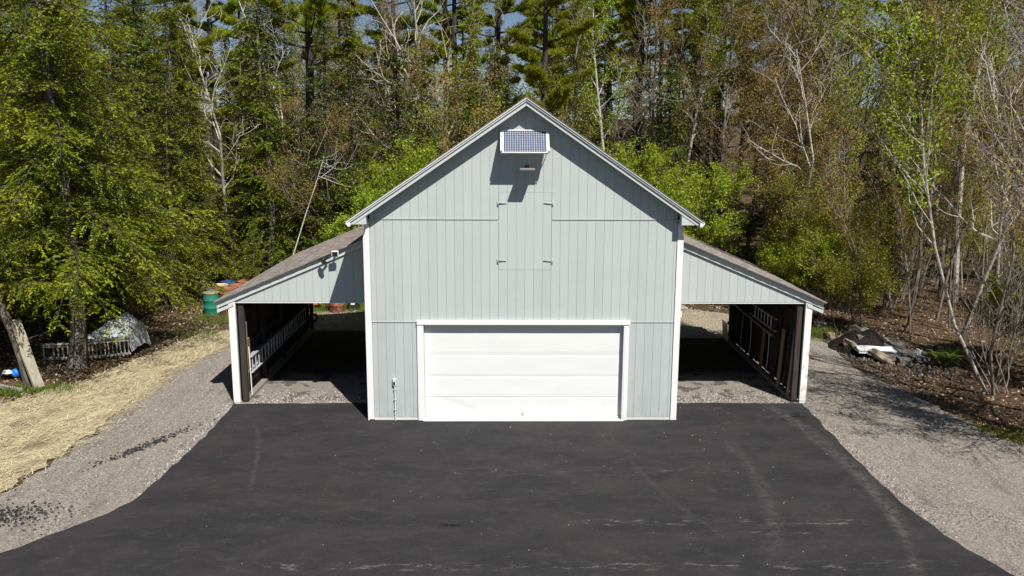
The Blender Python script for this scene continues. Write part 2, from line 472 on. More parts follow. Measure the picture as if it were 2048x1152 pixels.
def axis(a, b, fa, fb, fs, cs):
    r = []; t = a
    while t < b: r.append(t); t += fs if fa <= t < fb else cs
    return r + [b]
xs = axis(-230, 230, -26, 26, .8, 8); ys = axis(-60, 330, -8, 34, .8, 8)
V = [(x, y, hgt(x, y) - .02) for y in ys for x in xs]; nx = len(xs)
F = [(j * nx + i, j * nx + i + 1, (j + 1) * nx + i + 1, (j + 1) * nx + i) for j in range(len(ys) - 1) for i in range(nx - 1)]
tag(MB().poly(V, F).build('ground', M['forest_floor'], smooth=True), kind='structure')

sheet('gravel_drive', [(-14, -16), (-11.2, -8), (-10.05, -4.1), (-9.88, -2.6), (-9.8, -.2), (-10.1, 4.1), (-9.6, 7.2), (-9.9, 9.6), (-9, 12.2), (-4, 13), (2, 12.6), (7, 13),
      (9.6, 11), (10.3, 8), (10.0, 4.4), (10.5, 1.6), (11, -1), (11.1, -1.9), (11.6, -6), (13, -16)], .0, M['gravel'], jit=.12)
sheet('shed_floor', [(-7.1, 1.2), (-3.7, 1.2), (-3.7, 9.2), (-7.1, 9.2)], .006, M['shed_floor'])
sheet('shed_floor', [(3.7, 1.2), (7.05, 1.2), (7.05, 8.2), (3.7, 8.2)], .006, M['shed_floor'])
sheet('straw_strip', [(-11.3, -8.2), (-10.15, -4.1), (-9.98, -2.6), (-9.9, -.2), (-10.2, 4.1), (-9.6, 7.2), (-9.3, 8.6), (-10.2, 8.95), (-11.1, 5.6), (-11.7, 3.2), (-12.6, 1.6), (-14, .9), (-19, -.4), (-24, -2), (-24, -9)], .008, M['hay'], jit=.14)
sheet('asphalt_apron', [(-7.3, 1.22), (-7.22, -.5), (-7.24, -1.97), (-7.30, -3.4), (-7.4, -4.45), (-7.76, -5.14), (-8.71, -6.38), (-11, -8.5), (-15, -11.5), (-24, -16), (-30, -40), (30, -40), (14, -18), (9.4, -10.5), (8.1, -8.3),
      (7.48, -7.1), (7.12, -5.85), (6.98, -4.6), (7.03, -2.16), (7.12, -.3), (7.2, 1.22), (3.67, 1.26), (3.67, .03), (-3.67, .03), (-3.67, 1.26)], .035, M['asphalt'], thick=.06, jit=.035)

# ------------------------------------------------------------------ the barn
barn = thing('barn', 'grey green gabled barn with white garage door and two open lean-to wings', 'barn')
W2 = 3.66
RZ = lambda x: 7.43 - .679 * abs(x - .03)            # underside line of the gable rake
GX0 = -.58; GS = .2032
def sboard(x0, x1, z0, z1f, y, m, parent=barn, zb=None, name='siding_board'):
    """one board between two grooves; top follows z1f(x)"""
    g = .0024
    a, b = x0 + g, x1 - g
    if b - a < .015: return
    ta, tb = z1f(a), z1f(b)
    if max(ta, tb) <= z0 + .02: return
    ta = max(ta, z0 + .005); tb = max(tb, z0 + .005)
    MB().prism([(a, z0), (b, z0), (b, tb), (a, ta)], y, y + .013).build(name, m, parent)
flat = lambda z: (lambda x: z)
# solid core behind the boards (side walls, back, groove floors)
core = MB()
core.prism([(-W2 + .005, .02), (-2.42, .02), (-2.42, 2.42), (2.43, 2.42), (2.43, .02), (W2 - .005, .02), (W2 - .005, 4.8), (.03, 7.47), (-W2 + .005, 4.8)], .014, .12)
core.box(-W2 + .005, -W2 + .1, .122, 9.0, 0, 4.78); core.box(W2 - .1, W2 - .005, .122, 9.0, 0, 4.78)
core.prism([(-W2 + .005, 0), (W2 - .005, 0), (W2 - .005, 4.8), (.03, 7.4), (-W2 + .005, 4.8)], 9.002, 9.1)
core.build('wall', M['siding'], barn)
xe = [GX0 + GS * k for k in range(-15, 21)]
xe = [-3.545] + [x for x in xe if -3.5 < x < 3.5] + [3.545]
for a, b in zip(xe[:-1], xe[1:]):
    mid = (a + b) / 2
    if mid < -2.40 or mid > 2.42:
        sboard(a, b, .10, flat(2.44), 0, M['siding_low'])
    hat = -.58 - .01 < mid < .64
    if hat:
        sboard(a, b, 2.452, flat(3.684), -.002, M['siding'])
        sboard(a, b, 5.50, RZ, -.004, M['siding'])
    else:
        sboard(a, b, 2.452, flat(4.855), -.002, M['siding'])
        sboard(a, b, 4.872, RZ, -.004, M['siding'])
for x0, x1, z in ((-3.545, -2.49, 2.446), (2.49, 3.545, 2.446)):
    MB().box(x0, x1, -.018, .0135, z - .006, z + .004).build('joint_flashing', M['fascia'], barn)
for x0, x1, z in ((-3.3, -.6, 4.863), (.66, 3.3, 4.863)):
    MB().box(x0, x1, -.020, .0135, z - .007, z + .006).build('joint_flashing', M['fascia'], barn)
# hay hatch
h = MB().box(-.575, .633, .002, .012, 3.69, 5.485).build('hatch_door', M['siding_hatch'], barn)
for k in range(6):
    sboard(GX0 + GS * k + (.004 if k == 0 else 0), GX0 + GS * (k + 1) - (.004 if k == 5 else 0), 3.690, flat(5.490), -.006, M['siding_hatch'], h, name='board')
MB().box(-.59, .65, -.011, .001, 5.492, 5.499).build('drip_edge', M['fascia'], h)
for sx, x in ((1, -.585), (-1, .64)):
    for z in (5.23, 3.90):
        hg = MB()
        hg.box(min(x - sx * .032, x - sx * .008), max(x - sx * .032, x - sx * .008), -.019, -.005, z - .07, z + .07)
        hg.poly([(x, -.020, z + .028), (x + sx * .19, -.020, z + .008), (x + sx * .19, -.020, z - .008), (x, -.020, z - .028),
                 (x, -.013, z + .028), (x + sx * .19, -.013, z + .008), (x + sx * .19, -.013, z - .008), (x, -.013, z - .028)],
                [(0, 1, 2, 3), (7, 6, 5, 4), (0, 4, 5, 1), (1, 5, 6, 2), (2, 6, 7, 3), (3, 7, 4, 0)])
        hg.tube([(x, -.020, z - .075), (x, -.020, z + .075)], .006, 6)
        hg.build('strap_hinge', M['hinge'], h)
# corner boards, foundation
for sx in (-1, 1):
    x0, x1 = sorted((sx * 3.675, sx * 3.555))
    MB().box(x0, x1, -.028, .013, .035 + (.02 if sx < 0 else .0), 4.79).build('corner_board', M['white'], barn, .004)
    x0, x1 = sorted((sx * 3.70, sx * 3.662))
    MB().box(x0, x1, -.027, .13, .03, 4.5).build('corner_board', M['white'], barn, .004)
for x0, x1 in ((-3.55, -2.50), (2.50, 3.55)):
    MB().box(x0, x1, -.006, .013, 0, .088).build('foundation', M['foundation'], barn, .006)
MB().box(-2.38, 2.42, -.10, .15, 0, .045).build('door_sill', M['foundation'], barn, .01)
# garage door
fr = MB().box(-2.50, 2.52, -.062, -.013, 2.385, 2.495).build('door_header', M['white'], barn, .004)
MB().box(-2.495, -2.37, -.045, -.006, .03, 2.383).build('door_casing', M['white'], barn, .004)
MB().box(2.40, 2.50, -.045, -.006, .03, 2.383).build('door_casing', M['white'], barn, .004)
MB().box(-2.369, -2.345, -.040, .155, .03, 2.384).build('door_jamb', M['white'], barn)
MB().box(2.375, 2.399, -.040, .155, .03, 2.384).build('door_jamb', M['white'], barn)
MB().box(-2.344, 2.374, -.035, .155, 2.352, 2.384).build('door_jamb', M['white'], barn)
gd = MB().box(-2.34, 2.37, .150, .19, .05, 2.35).build('garage_door', M['door'], barn)
def door_panel(z0, z1, sd):
    nx_, nz_ = 60, 9; P = []; Fc = []
    for j in range(nz_ + 1):
        for i in range(nx_ + 1):
            x = -2.338 + 4.706 * i / nx_; t = j / nz_; z = z0 + (z1 - z0) * t
            y = .118 + .004 * noise.noise(Vector((x * 1.1, z * 3, sd)))
            if sd == 0: y += .012 * math.exp(-((x + 1.5 - (t - .5) * -.9) / .22) ** 2) * math.sin(t * PI) - .005 * math.exp(-((x - .4) / .5) ** 2)
            if j in (0, nz_): y += .005
            P.append((x, y, z))
    for j in range(nz_):
        for i in range(nx_):
            a = j * (nx_ + 1) + i; Fc.append((a, a + 1, a + nx_ + 2, a + nx_ + 1))
    n0 = len(P); P += [(-2.338, .149, z0), (2.368, .149, z0), (2.368, .149, z1), (-2.338, .149, z1)]
    Fc.append((n0, n0 + 3, n0 + 2, n0 + 1))
    Fc.append(tuple(range(0, nx_ + 1)) + (n0 + 1, n0)); Fc.append(tuple(nz_ * (nx_ + 1) + i for i in range(nx_, -1, -1)) + (n0 + 3, n0 + 2))
    return MB().poly(P, Fc).build('door_panel', M['door'], gd, smooth=False)
zz = [.095, .585, 1.085, 1.62, 2.345]
for i in range(4): door_panel(zz[i] + .0015, zz[i + 1] - .0015, i)
MB().box(-2.335, 2.365, .095, .148, .046, .092).build('weather_seal', M['white'], gd, .008)
MB().box(-2.335, 2.365, .110, .118, .578, .592).build('panel_ledge', M['door'], gd, .003)
MB().box(-.015, .04, .093, .117, .13, .18).build('door_lock', M['hinge'], gd, .004)
# conduit with outlet box by the door
cd = MB(); cd.tube([(-3.04, -.035, .03), (-3.04, -.035, .5), (-3.045, -.035, .95)], .016, 8)
cd = cd.build('conduit', M['pvc'], barn)
MB().box(-3.09, -3.01, -.07, -.012, .90, 1.08).build('outlet_box', M['pvc'], cd, .01)
MB().box(-3.075, -3.03, -.078, -.071, .93, 1.0).build('socket', M['black'], cd)
for z in (.3, .55, .8): MB().box(-3.07, -3.01, -.056, -.013, z - .008, z + .008).build('strap', M['hinge'], cd)

# main roof
def slope_pt(t, d, side):
    """t metres down the slope from the ridge, d metres above the under line"""
    nxx = .5617; nz = .8273
    return (.03 + side * (t * nz) + side * d * nxx, 7.43 - t * .679 * nz + d * nz)
def clipz(pr, z):
    out = []
    for i in range(len(pr)):
        a, b2 = pr[i], pr[(i + 1) % len(pr)]
        if a[1] >= z: out.append(a)
        if (a[1] >= z) != (b2[1] >= z):
            k = (z - a[1]) / (b2[1] - a[1]); out.append((a[0] + (b2[0] - a[0]) * k, z))
    return out
for sd in (-1, 1):
    def band(t0, t1, d0, d1, y0, y1, name, m, par=barn, bv=0):
        pr = [slope_pt(t0, d0, sd), slope_pt(t1, d0, sd), slope_pt(t1, d1, sd), slope_pt(t0, d1, sd)]
        if t0 == 0:   # mitre at the ridge
            pr[0] = (.03 + sd * .001, 7.43 + d0 / .8273); pr[3] = (.03 + sd * .001, 7.43 + d1 / .8273)
        pr = clipz(pr, 4.768)
        if sd < 0: pr = pr[::-1]
        return MB().prism(pr, y0, y1).build(name, m, par, bv)
    TL = 4.78
    band(0, TL, -.015, .035, -.292, -.005, 'soffit', M['fascia'])
    band(0, TL, -.02, .058, -.318, -.2925, 'rake_board', M['fascia'], bv=.003)
    band(0, TL + .02, .060, .103, -.350, -.27, 'shadow_board', M['fascia'], bv=.003)
    band(0, TL + .03, .105, .130, -.372, -.25, 'drip_edge', M['gutter'])
    rf = band(0, TL + .04, .1, .135, -.2, 9.3, 'roof_deck', M['roof_under'])
    sh = MB()
    k = 0; t = 0.
    while t < TL:
        t1 = min(t + .145, TL + .05)
        pr = [slope_pt(t, .136, sd), slope_pt(t1, .136, sd), slope_pt(t1, .152, sd), slope_pt(t, .139, sd)]
        if k == 0: pr[0] = (.03, 7.43 + .136 / .8273); pr[3] = (.03, 7.43 + .150 / .8273)
        if sd < 0: pr = pr[::-1]
        sh.prism(pr, -.385, 9.32); t = t1; k += 1
    sh = sh.build('roof_shingles', M['shingle'], barn); sh['kind'] = 'stuff'
    # box return under the eave end, gutter
    zr = lambda x: 7.43 - .679 * abs(x - .03) - .027
    xa_, xb_ = .03 + sd * 3.88, sd * 3.575
    pr = [(xa_, 4.7685), (xb_, 4.7685), (xb_, zr(xb_)), (xa_, zr(xa_) + .002)]
    if sd > 0: pr = pr[::-1]
    MB().prism(pr, -.305, -.05).build('eave_return', M['fascia'], barn, .003)
    g0 = sd * 3.955 + .03
    gp = [(0, 0), (.055, 0), (.075, .04), (.105, .055), (.105, .10), (0, .10)]
    pr = [(g0 + sd * a, 4.725 + c_) for a, c_ in gp]
    if sd < 0: pr = pr[::-1]
    MB().prism(pr, -.36, 9.3).build('gutter', M['gutter'], barn, .003)
    MB().box(*sorted((sd * 3.665, sd * 3.92)), -.2, 9.1, 4.77, 4.79).build('eave_soffit', M['fascia'], barn)

# lean-to wings
LZ = lambda x: 4.245 - .422 * (abs(x) - 3.92)          # top of the shingles over |x|
YF = 1.34
LA = math.atan(.422); ca_, sa_ = math.cos(LA), math.sin(LA)
for sd in (-1, 1):
    YB = 9.2 if sd < 0 else 8.2
    YR = 9.4 if sd < 0 else 7.9
    def L(x, d): return (sd * (x), 4.245 - .422 * (x - 3.92) - d / ca_)     # d below the shingle top
    def lband(x0, x1, d0, d1, y0, y1, name, m, bv=0):
        pr = [L(x0, d0), L(x1, d0), L(x1, d1), L(x0, d1)]
        if sd > 0: pr = pr[::-1]
        return MB().prism(pr, y0, y1).build(name, m, barn, bv)
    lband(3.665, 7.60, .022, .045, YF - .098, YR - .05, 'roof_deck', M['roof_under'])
    lband(3.71, 7.615, .016, .045, YF - .125, YF - .10, 'drip_edge', M['gutter'])
    lband(3.71, 7.60, .047, .19, YF - .052, YF - .012, 'rake_board', M['fascia'], .003)
    lband(7.18, 7.60, .225, .30, YF - .05, YF - .01, 'rafter_tail', M['fascia'], .003)
    lband(7.56, 7.60, .192, .30, YF - .028, YR - .05, 'eave_board', M['fascia'])
    # shingle courses: each its own strip, lower ones tucked under
    nC = 27; x_lo = 7.64; x_hi = 3.67
    for k in range(nC):
        xb = x_lo - (x_lo - x_hi) * k / nC; xa = x_lo - (x_lo - x_hi) * (k + 1) / nC
        xa = max(x_hi, xa - .02)
        pr = [L(xa, .0225), L(xb, .0215), L(xb, .003), L(xa, .018)]
        if sd > 0: pr = pr[::-1]
        MB().prism(pr, YF - .15 - .006 * (k % 2), YR + .01 * (k % 3)).build('shingle_course', M['shingle'], barn)
    # front gable boards
    xs_ = [3.78 + GS * k for k in range(18)]
    xs_ = [x for x in xs_ if x < 7.12] + [7.15]
    zt = lambda x: 4.245 - .422 * (abs(x) - 3.92) - .06
    lo = MB(); pr = [(sd * 3.70, 2.635), (sd * 7.2, 2.635), (sd * 7.2, zt(7.2)), (sd * 3.70, zt(3.70))]
    if sd < 0: pr = pr[::-1]
    lo.prism(pr, YF + .014, YF + .05).build('gable_backing', M['siding'], barn)
    prev = 3.705
    for x in xs_:
        a, b2 = sorted((sd * prev, sd * x)); sboard(a, b2, 2.645, zt, YF, M['siding']); prev = x
    MB().box(*sorted((sd * 3.70, sd * 7.16)), YF - .004, YF + .052, 2.615, 2.6335).build('gable_trim', M['white'], barn)
    # corner post
    MB().box(*sorted((sd * 7.155, sd * 7.325)), YF - .03, YF + .05, .04 if sd < 0 else .07, 2.74).build('corner_post', M['white'], barn, .005)
    MB().box(*sorted((sd * 7.16, sd * 7.31)), YF - .02, YF + .12, -.02, .038 if sd < 0 else .055).build('post_base', M['foundation'], barn, .005)
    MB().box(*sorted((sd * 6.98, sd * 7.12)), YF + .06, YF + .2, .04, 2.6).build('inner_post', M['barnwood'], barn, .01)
    # kerb and plank side wall
    MB().box(*sorted((sd * 6.98, sd * 7.15)), YF + .21, YB, -.02, .09).build('kerb', M['greywood'], barn, .012)
    y = YF + .08
    while y < YB - .1:
        wv = rnd.uniform(.15, .26); o_ = rnd.uniform(0, .02)
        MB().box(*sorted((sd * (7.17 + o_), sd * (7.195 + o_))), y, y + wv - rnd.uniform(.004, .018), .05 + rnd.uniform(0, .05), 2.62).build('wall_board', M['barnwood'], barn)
        y += wv
    for z in (.5, 1.35, 2.2):
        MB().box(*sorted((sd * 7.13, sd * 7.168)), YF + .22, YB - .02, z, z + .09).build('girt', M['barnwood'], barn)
    yy = YF + 1.9
    while yy < YB:
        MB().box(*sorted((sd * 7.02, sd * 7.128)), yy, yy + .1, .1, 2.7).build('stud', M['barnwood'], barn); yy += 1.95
    yy = YF + .35
    while yy < YR - .2:
        pr = [L(3.68, .05), L(7.5, .05), L(7.5, .18), L(3.68, .18)]
        if sd > 0: pr = pr[::-1]
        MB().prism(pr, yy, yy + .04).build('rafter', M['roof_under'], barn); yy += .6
    # rear header hanging low over the back opening
    MB().box(*sorted((sd * 3.70, sd * 7.15)), YB - .06, YB, 2.25, 2.6).build('rear_header', M['roof_under'], barn)

# ------------------------------------------------------------------ fittings on the gable
sp_ = thing('solar_panel', 'small tilted solar panel with white frame high on the gable', 'solar panel', (-.0, -.03, 6.86))
ang = math.atan2(.50, .50)
mt = Matrix.Rotation(-(PI / 2 - ang), 4, 'X')      # local: x across, z down the panel from the top, y out
PW, PL = 1.0, .70
def pbox(mb, x0, x1, s0, s1, n0, n1):
    """s along the panel from its top edge, n out of its face"""
    P = []
    for (x, s_, n_) in [(x0, s0, n0), (x1, s0, n0), (x1, s1, n0), (x0, s1, n0), (x0, s0, n1), (x1, s0, n1), (x1, s1, n1), (x0, s1, n1)]:
        P.append((x, -s_ * math.sin(ang) - n_ * math.cos(ang), -s_ * math.cos(ang) + n_ * math.sin(ang)))
    mb.poly(P, [(0, 3, 2, 1), (4, 5, 6, 7), (0, 1, 5, 4), (1, 2, 6, 5), (2, 3, 7, 6), (3, 0, 4, 7)])
    return mb
pbox(MB(), -PW / 2 + .02, PW / 2 - .02, .02, PL - .02, .0, .02).build('backsheet', M['pvc'], sp_)
f = MB()
pbox(f, -PW / 2, PW / 2, 0, .022, -.01, .035); pbox(f, -PW / 2, PW / 2, PL - .022, PL, -.01, .035)
pbox(f, -PW / 2, -PW / 2 + .022, .023, PL - .023, -.01, .035); pbox(f, PW / 2 - .022, PW / 2, .023, PL - .023, -.01, .035)
f.build('frame', M['gutter'], sp_)
m, nt, b = base_mat('solar_cell', .25, .6)
c = mixc(nt, noise_t(nt, wpos(nt), 14, 3), (.012, .022, .06), (.05, .085, .20))
nt.links.new(c, b.inputs['Base Color'])
cl = MB(); ncx, ncy = 18, 12
cw = (PW - .05) / ncx; ch_ = (PL - .05) / ncy
for i in range(ncx):
    for j in range(ncy):
        x0 = -PW / 2 + .025 + i * cw; s0 = .025 + j * ch_
        pbox(cl, x0 + .0035, x0 + cw - .0035, s0 + .005, s0 + ch_ - .005, .0205, .0235)
cl = cl.build('solar_cells', m, sp_); cl['kind'] = 'stuff'
# angle irons from the wall to the low edge, and side brackets
for sx in (-1, 1):
    x = sx * (PW / 2 + .02)
    st = MB()
    a = Vector((x, .005, -.1)); b2 = Vector((x, -.50, -.50)); nseg = 18
    for k in range(nseg):      # perforated bar
        p0 = a.lerp(b2, k / nseg); p1 = a.lerp(b2, (k + .62) / nseg); st.tube([p0, p1], .014, 4)
    st.tube([a, b2], .006, 4)
    st.build('strut', M['alu'], sp_)
    q = MB(); pbox(q, x - .025, x + .025, .06, PL - .05, -.045, .04); q.build('side_bracket', M['gutter'], sp_, .004)
    st = MB(); a = Vector((x - sx * .05, .02, -.62)); b2 = Vector((x - sx * .05, -.48, -.5))
    for k in range(14):
        p0 = a.lerp(b2, k / 14); p1 = a.lerp(b2, (k + .6) / 14); st.tube([p0, p1], .012, 4)
    st.build('brace', M['alu'], sp_)
lm = thing('flood_light', 'flat grey lamp head on a black arm below the solar panel', 'light', (.055, -.02, 6.03))
MB().box(-.17, .17, -.54, -.24, -.03, .015).build('lamp_head', M['lampgrey'], lm, .008)
MB().box(-.045, .045, -.26, .0, .016, .07).build('arm', M['black'], lm, .006)
MB().box(-.15, .15, -.52, -.26, -.04, -.031).build('lens', M['gutter'], lm)
def spot(x, y, z, rz, rx, label, white=True):
    t = thing('security_light', label, 'light', (x, y, z), rz, 'twin lights on the left wing rake')
    t.rotation_euler = (rx, 0, rz)
    MB().box(-.085, .085, -.05, .02, -.075, .075).build('housing', M['gutter'] if white else M['black'], t, .012)
    MB().box(-.065, .065, -.056, -.0505, -.055, .055).build('lens', M['black'], t)
    MB().box(-.02, .02, .021, .15, -.02, .02).build('arm', M['black'], t)
spot(-4.57, 1.08, 3.90, .1, .12, 'security light with white square rim, nearer the barn of the pair on the left wing')
spot(-4.86, 1.10, 3.72, -.9, .5, 'black security light turned aside, lower of the pair on the left wing', False)

# ------------------------------------------------------------------ things kept inside the wings
def ladder(name, label, length, wid, loc, rungs, m, grp=None):
    t = thing(name, label, 'ladder', loc, 0, grp)
    for z in (0, wid):
        MB().box(-.035, .035, 0, length, z - .014, z + .014).build('rail', m, t, .004)
    for k in range(rungs):
        y = .12 + (length - .24) * k / (rungs - 1)
        MB().tube([(0, y, .015), (0, y, wid - .015)], .016, 8).build('rung', m, t)
    return t
ladder('ladder', 'long aluminium ladder hung flat on the left wing plank wall, its near end in sun', 6.2, .42, (-7.00, 1.85, .66), 21, M['alu'])
ladder('ladder', 'second ladder section behind the long one on the left wing wall', 5.4, .36, (-7.085, 1.62, .70), 18, M['alu'])
tag(MB().box(-.02, .02, -.13, .13, 0, .75, Matrix.Translation((-7.09, 1.98, .80)) @ Matrix.Rotation(.06, 4, 'X')).build('plywood_offcut', M['brownwood'], bevel=.004),
    'tan plywood offcut leaning on the plank wall behind the ladder ends', 'board')
tag(MB().box(-.02, .02, -.08, .1, 0, 1.95, Matrix.Translation((-7.04, 1.56, .10)) @ Matrix.Rotation(-.05, 4, 'X')).build('weathered_board', M['greywood'], bevel=.006),
    'grey weathered board standing just inside the left corner post', 'board')
tag(MB().box(-.012, .012, -.012, .012, 0, 1.3, Matrix.Translation((-6.99, 1.78, .09)) @ Matrix.Rotation(.05, 4, 'X')).build('trim_strip', M['white'], bevel=.002),
    'thin white trim strip leaning beside the grey board in the left wing', 'board')
tag(MB().tube([(7.03, 3.2, 1.30), (7.03, 5.2, 1.34), (7.03, 7.35, 1.40)], .035, 10).build('long_pole', M['yellow_wood']),
    'long pale yellow pole lying along the right wing wall under the stepladder', 'pole')
ladder('stepladder', 'stepladder hung sideways high on the right wing wall', 2.3, .34, (7.06, 3.15, 1.46), 8, M['pvc'])
for i, (y0, y1, zt_, sag) in enumerate(((5.25, 5.34, 1.3, -.16), (3.55, 3.72, 1.25, -.12))):
    pts = [(7.02 - .03 * math.sin(k / 8 * PI), y0 + (y1 - y0) * (k / 8) ** 3 + sag * math.sin(k / 8 * PI), zt_ * (1 - k / 8) + .07) for k in range(9)]
    tag(MB().tube(pts, .012, 6).build('hanging_hose', M['pvc']),
        ('grey hose hanging from the pole end near the back of the right wing', 'grey hose hanging at the near end of the right wing pole')[i], 'hose', 'hoses hanging in the right wing')
tag(MB().box(-.01, .01, -.3, .3, 0, .62, Matrix.Translation((7.0, 8.05 - .2, .04)) @ Matrix.Rotation(-.08, 4, 'Y')).build('pale_board', M['gutter'], bevel=.003),
    'pale square board leaning at the back end of the right wing wall', 'board')
for i, (y, zt_, wd, l, mt_, lb) in enumerate(((1.75, 2.1, .14, .05, 'greywood', 'tall grey board leaning just inside the right corner post'),
        (2.15, 1.75, .11, .09, 'barnwood', 'narrow dark board leaning second from the right corner post'),
        (2.55, 1.6, .2, .04, 'brownwood', 'reddish brown board leaning third from the right corner post'),
        (2.95, 1.9, .12, .03, 'barnwood', 'slim board leaning below the near end of the stepladder'),
        (4.1, 1.25, .22, .05, 'brownwood', 'short brown board leaning between the two hanging hoses'),
        (6.2, 1.2, .07, .05, 'greywood', 'thin pale stick leaning midway along the right wing wall'),
        (6.7, 1.25, .16, .05, 'barnwood', 'dark board leaning beyond the thin stick in the right wing'))):
    tag(MB().box(-.012, .012, -wd / 2, wd / 2, 0, zt_, Matrix.Translation((7.0, y, .10)) @ Matrix.Rotation(.035, 4, 'Y') @ Matrix.Rotation(l, 4, 'X')).build('leaning_board', M[mt_], bevel=.003), lb, 'board', 'boards leaning in the right wing')

# ------------------------------------------------------------------ drums and clutter behind
def drum(x, y, body, lid, rim, label, lean=0, s=1, name='oil_drum'):
    t = thing(name, label, 'drum', (x, y, max(0, hgt(x, y)) - .02), rnd.uniform(0, 6), 'old drums behind the left wing')
    r, hh = .29 * s, .88 * s
    pr = [(.01, 0), (r, 0), (r, .03)]
    for z in (.30, .59):
        pr += [(r, z * s - .03), (r + .012, z * s - .012), (r + .012, z * s + .012), (r, z * s + .03)]
    pr += [(r, hh - .03)]
    MB().lathe(pr, 28).build('body', body, t, smooth=True)
    MB().lathe([(r - .012, hh - .04), (r + .010, hh - .035), (r + .013, hh), (r - .004, hh + .006), (r - .014, hh - .018), (.001, hh - .022)], 28).build('lid', lid, t)
    MB().lathe([(r + .0135, hh - .03), (r + .0175, hh - .012), (r + .014, hh + .004), (r + .0005, hh + .0085)], 28).build('rim', rim, t, smooth=True)
    MB().lathe([(.001, hh - .003), (.03, hh - .003), (.03, hh - .022)], 10, Matrix.Translation((r * .6, 0, 0))).build('bung', M['black'], t)
    t.rotation_euler = (lean, 0, 0)
drum(-11.45, 11.85, M['green_drum'], M['green_top'], M['yellow_rim'], 'green steel drum with a yellowed rim in front of the drum cluster')
drum(-11.62, 12.62, M['brown_lid'], M['brown_lid'], M['rust'], 'drum with a dark brown lid right behind the green drum')
drum(-11.6, 13.4, M['cream'], M['cream'], M['yellow_rim'], 'cream drum with pale lid between the brown and blue drums')
drum(-11.55, 14.2, M['blue_drum'], M['blue_drum'], M['blue_drum'], 'blue drum at the back of the drum cluster')
drum(-10.86, 11.9, M['rust_red'], M['rust'], M['rust'], 'rusty drum beside the green one, half hidden by the left eave')
drum(-10.98, 12.65, M['rust'], M['rust_orange'], M['rust_red'], 'rusty drum with a red brown lid in the middle row of the cluster')
drum(-10.95, 13.4, M['rust_red'], M['rust_orange'], M['rust_orange'], 'red rusted drum beside the cream one, third row')
drum(-10.92, 14.25, M['rust'], M['rust_orange'], M['rust_orange'], 'orange lidded rusty drum beside the blue one, back row')
drum(-10.3, 12.9, M['rust'], M['rust_orange'], M['rust'], 'orange rusted drum seen just over the eave of the left wing')
drum(-6.85, 12.4, M['rust_red'], M['rust'], M['cream'], 'single red brown drum standing in grass seen through the left wing')
t = thing('log_splitter', 'orange steel implement behind the left wing opening', 'machine', (-8.1, 12.9, 0))
MB().box(-.75, .55, -.12, .12, .42, .62).build('beam', M['orange'], t, .01)
MB().box(.47, .6, -.22, .22, .25, .75).build('end_plate', M['orange'], t, .01)
MB().box(-.6, .45, -.16, .16, .16, .36).build('tank', M['orange'], t, .02)
for sy in (-1, 1):
    wh_ = MB(); mm = Matrix.Translation((-.2, sy * .3, .2)) @ Matrix.Rotation(PI / 2, 4, 'X')
    wh_.lathe([(.1, -.05), (.19, -.05), (.2, 0), (.19, .05), (.1, .05)], 20, mm); wh_.build('wheel', M['rubber'], t, smooth=True)
MB().box(.3, .36, -.03, .03, 0, .16).build('foot', M['orange'], t)
t = thing('hand_truck_wheel', 'black rubber wheel with white hub at the rear corner of the left wing', 'wheel', (-7.35, 10.6, .16), .4)
mm = Matrix.Rotation(PI / 2, 4, 'X')
MB().lathe([(.09, -.04), (.15, -.04), (.165, 0), (.15, .04), (.09, .04)], 22, mm).build('tyre', M['rubber'], t, smooth=True)
MB().lathe([(.001, -.03), (.085, -.035), (.0895, 0), (.085, .035), (.001, .03)], 22, mm).build('hub', M['gutter'], t, smooth=True)
t = thing('battery_box', 'dark box with a white square on its face beside the single red drum', 'box', (-6.25, 12.75, 0))
MB().box(-.2, .2, -.15, .15, 0, .5).build('case', M['black'], t, .02)
MB().box(-.09, .06, -.157, -.151, .22, .36).build('face_plate', M['gutter'], t)
t = thing('scrap_slab', 'flat grey slab propped over a dark gap behind the right wing', 'slab', (6.0, 11.6, 0), .2)
MB().box(-.9, .45, -.35, .35, .32, .42, Matrix.Rotation(.05, 4, 'Y')).build('top', M['greywood'], t, .02)
MB().box(-.85, -.7, -.3, .3, 0, .33).build('leg', M['foundation'], t, .01); MB().box(.1, .25, -.3, .3, 0, .30).build('leg', M['foundation'], t, .01)

# ------------------------------------------------------------------ left edge: slab, railing, plastic sheet
def jbox(mb, x0, x1, y0, y1, z0, z1, m_, j, sd):
    r = random.Random(sd); P = []
    nX = 4
    for i in range(nX + 1):
        x = x0 + (x1 - x0) * i / nX
        for (y, z) in ((y0, z0), (y1, z0), (y1, z1), (y0, z1)):
            P.append(m_ @ Vector((x + r.uniform(-j, j), y + r.uniform(-j, j), z + r.uniform(-j, j))))
    Fc = [(0, 1, 2, 3), (nX * 4 + 3, nX * 4 + 2, nX * 4 + 1, nX * 4)]
    for i in range(nX):
        for k in range(4):
            a = i * 4 + k; b_ = i * 4 + (k + 1) % 4; Fc.append((a, a + 4, b_ + 4, b_))
    return mb.poly(P, Fc)
a = Vector((-12.92, 2.55, .02)); b2 = Vector((-13.62, 2.95, 1.80))
d_ = (b2 - a); L_ = d_.length
mm = Matrix.Translation(a) @ d_.to_track_quat('X', 'Y').to_matrix().to_4x4()
tag(jbox(MB(), 0, L_, -.135, .135, -.05, .05, mm @ Matrix.Rotation(R(90), 4, 'X'), .018, 3).build('wood_slab', M['slabwood'], bevel=.01),
    'pale broad wood slab leaning on the tilted trunk at the far left', 'slab')
mm = Matrix.Translation((-14.3, 2.75, .07)) @ Matrix.Rotation(-.45, 4, 'Z')
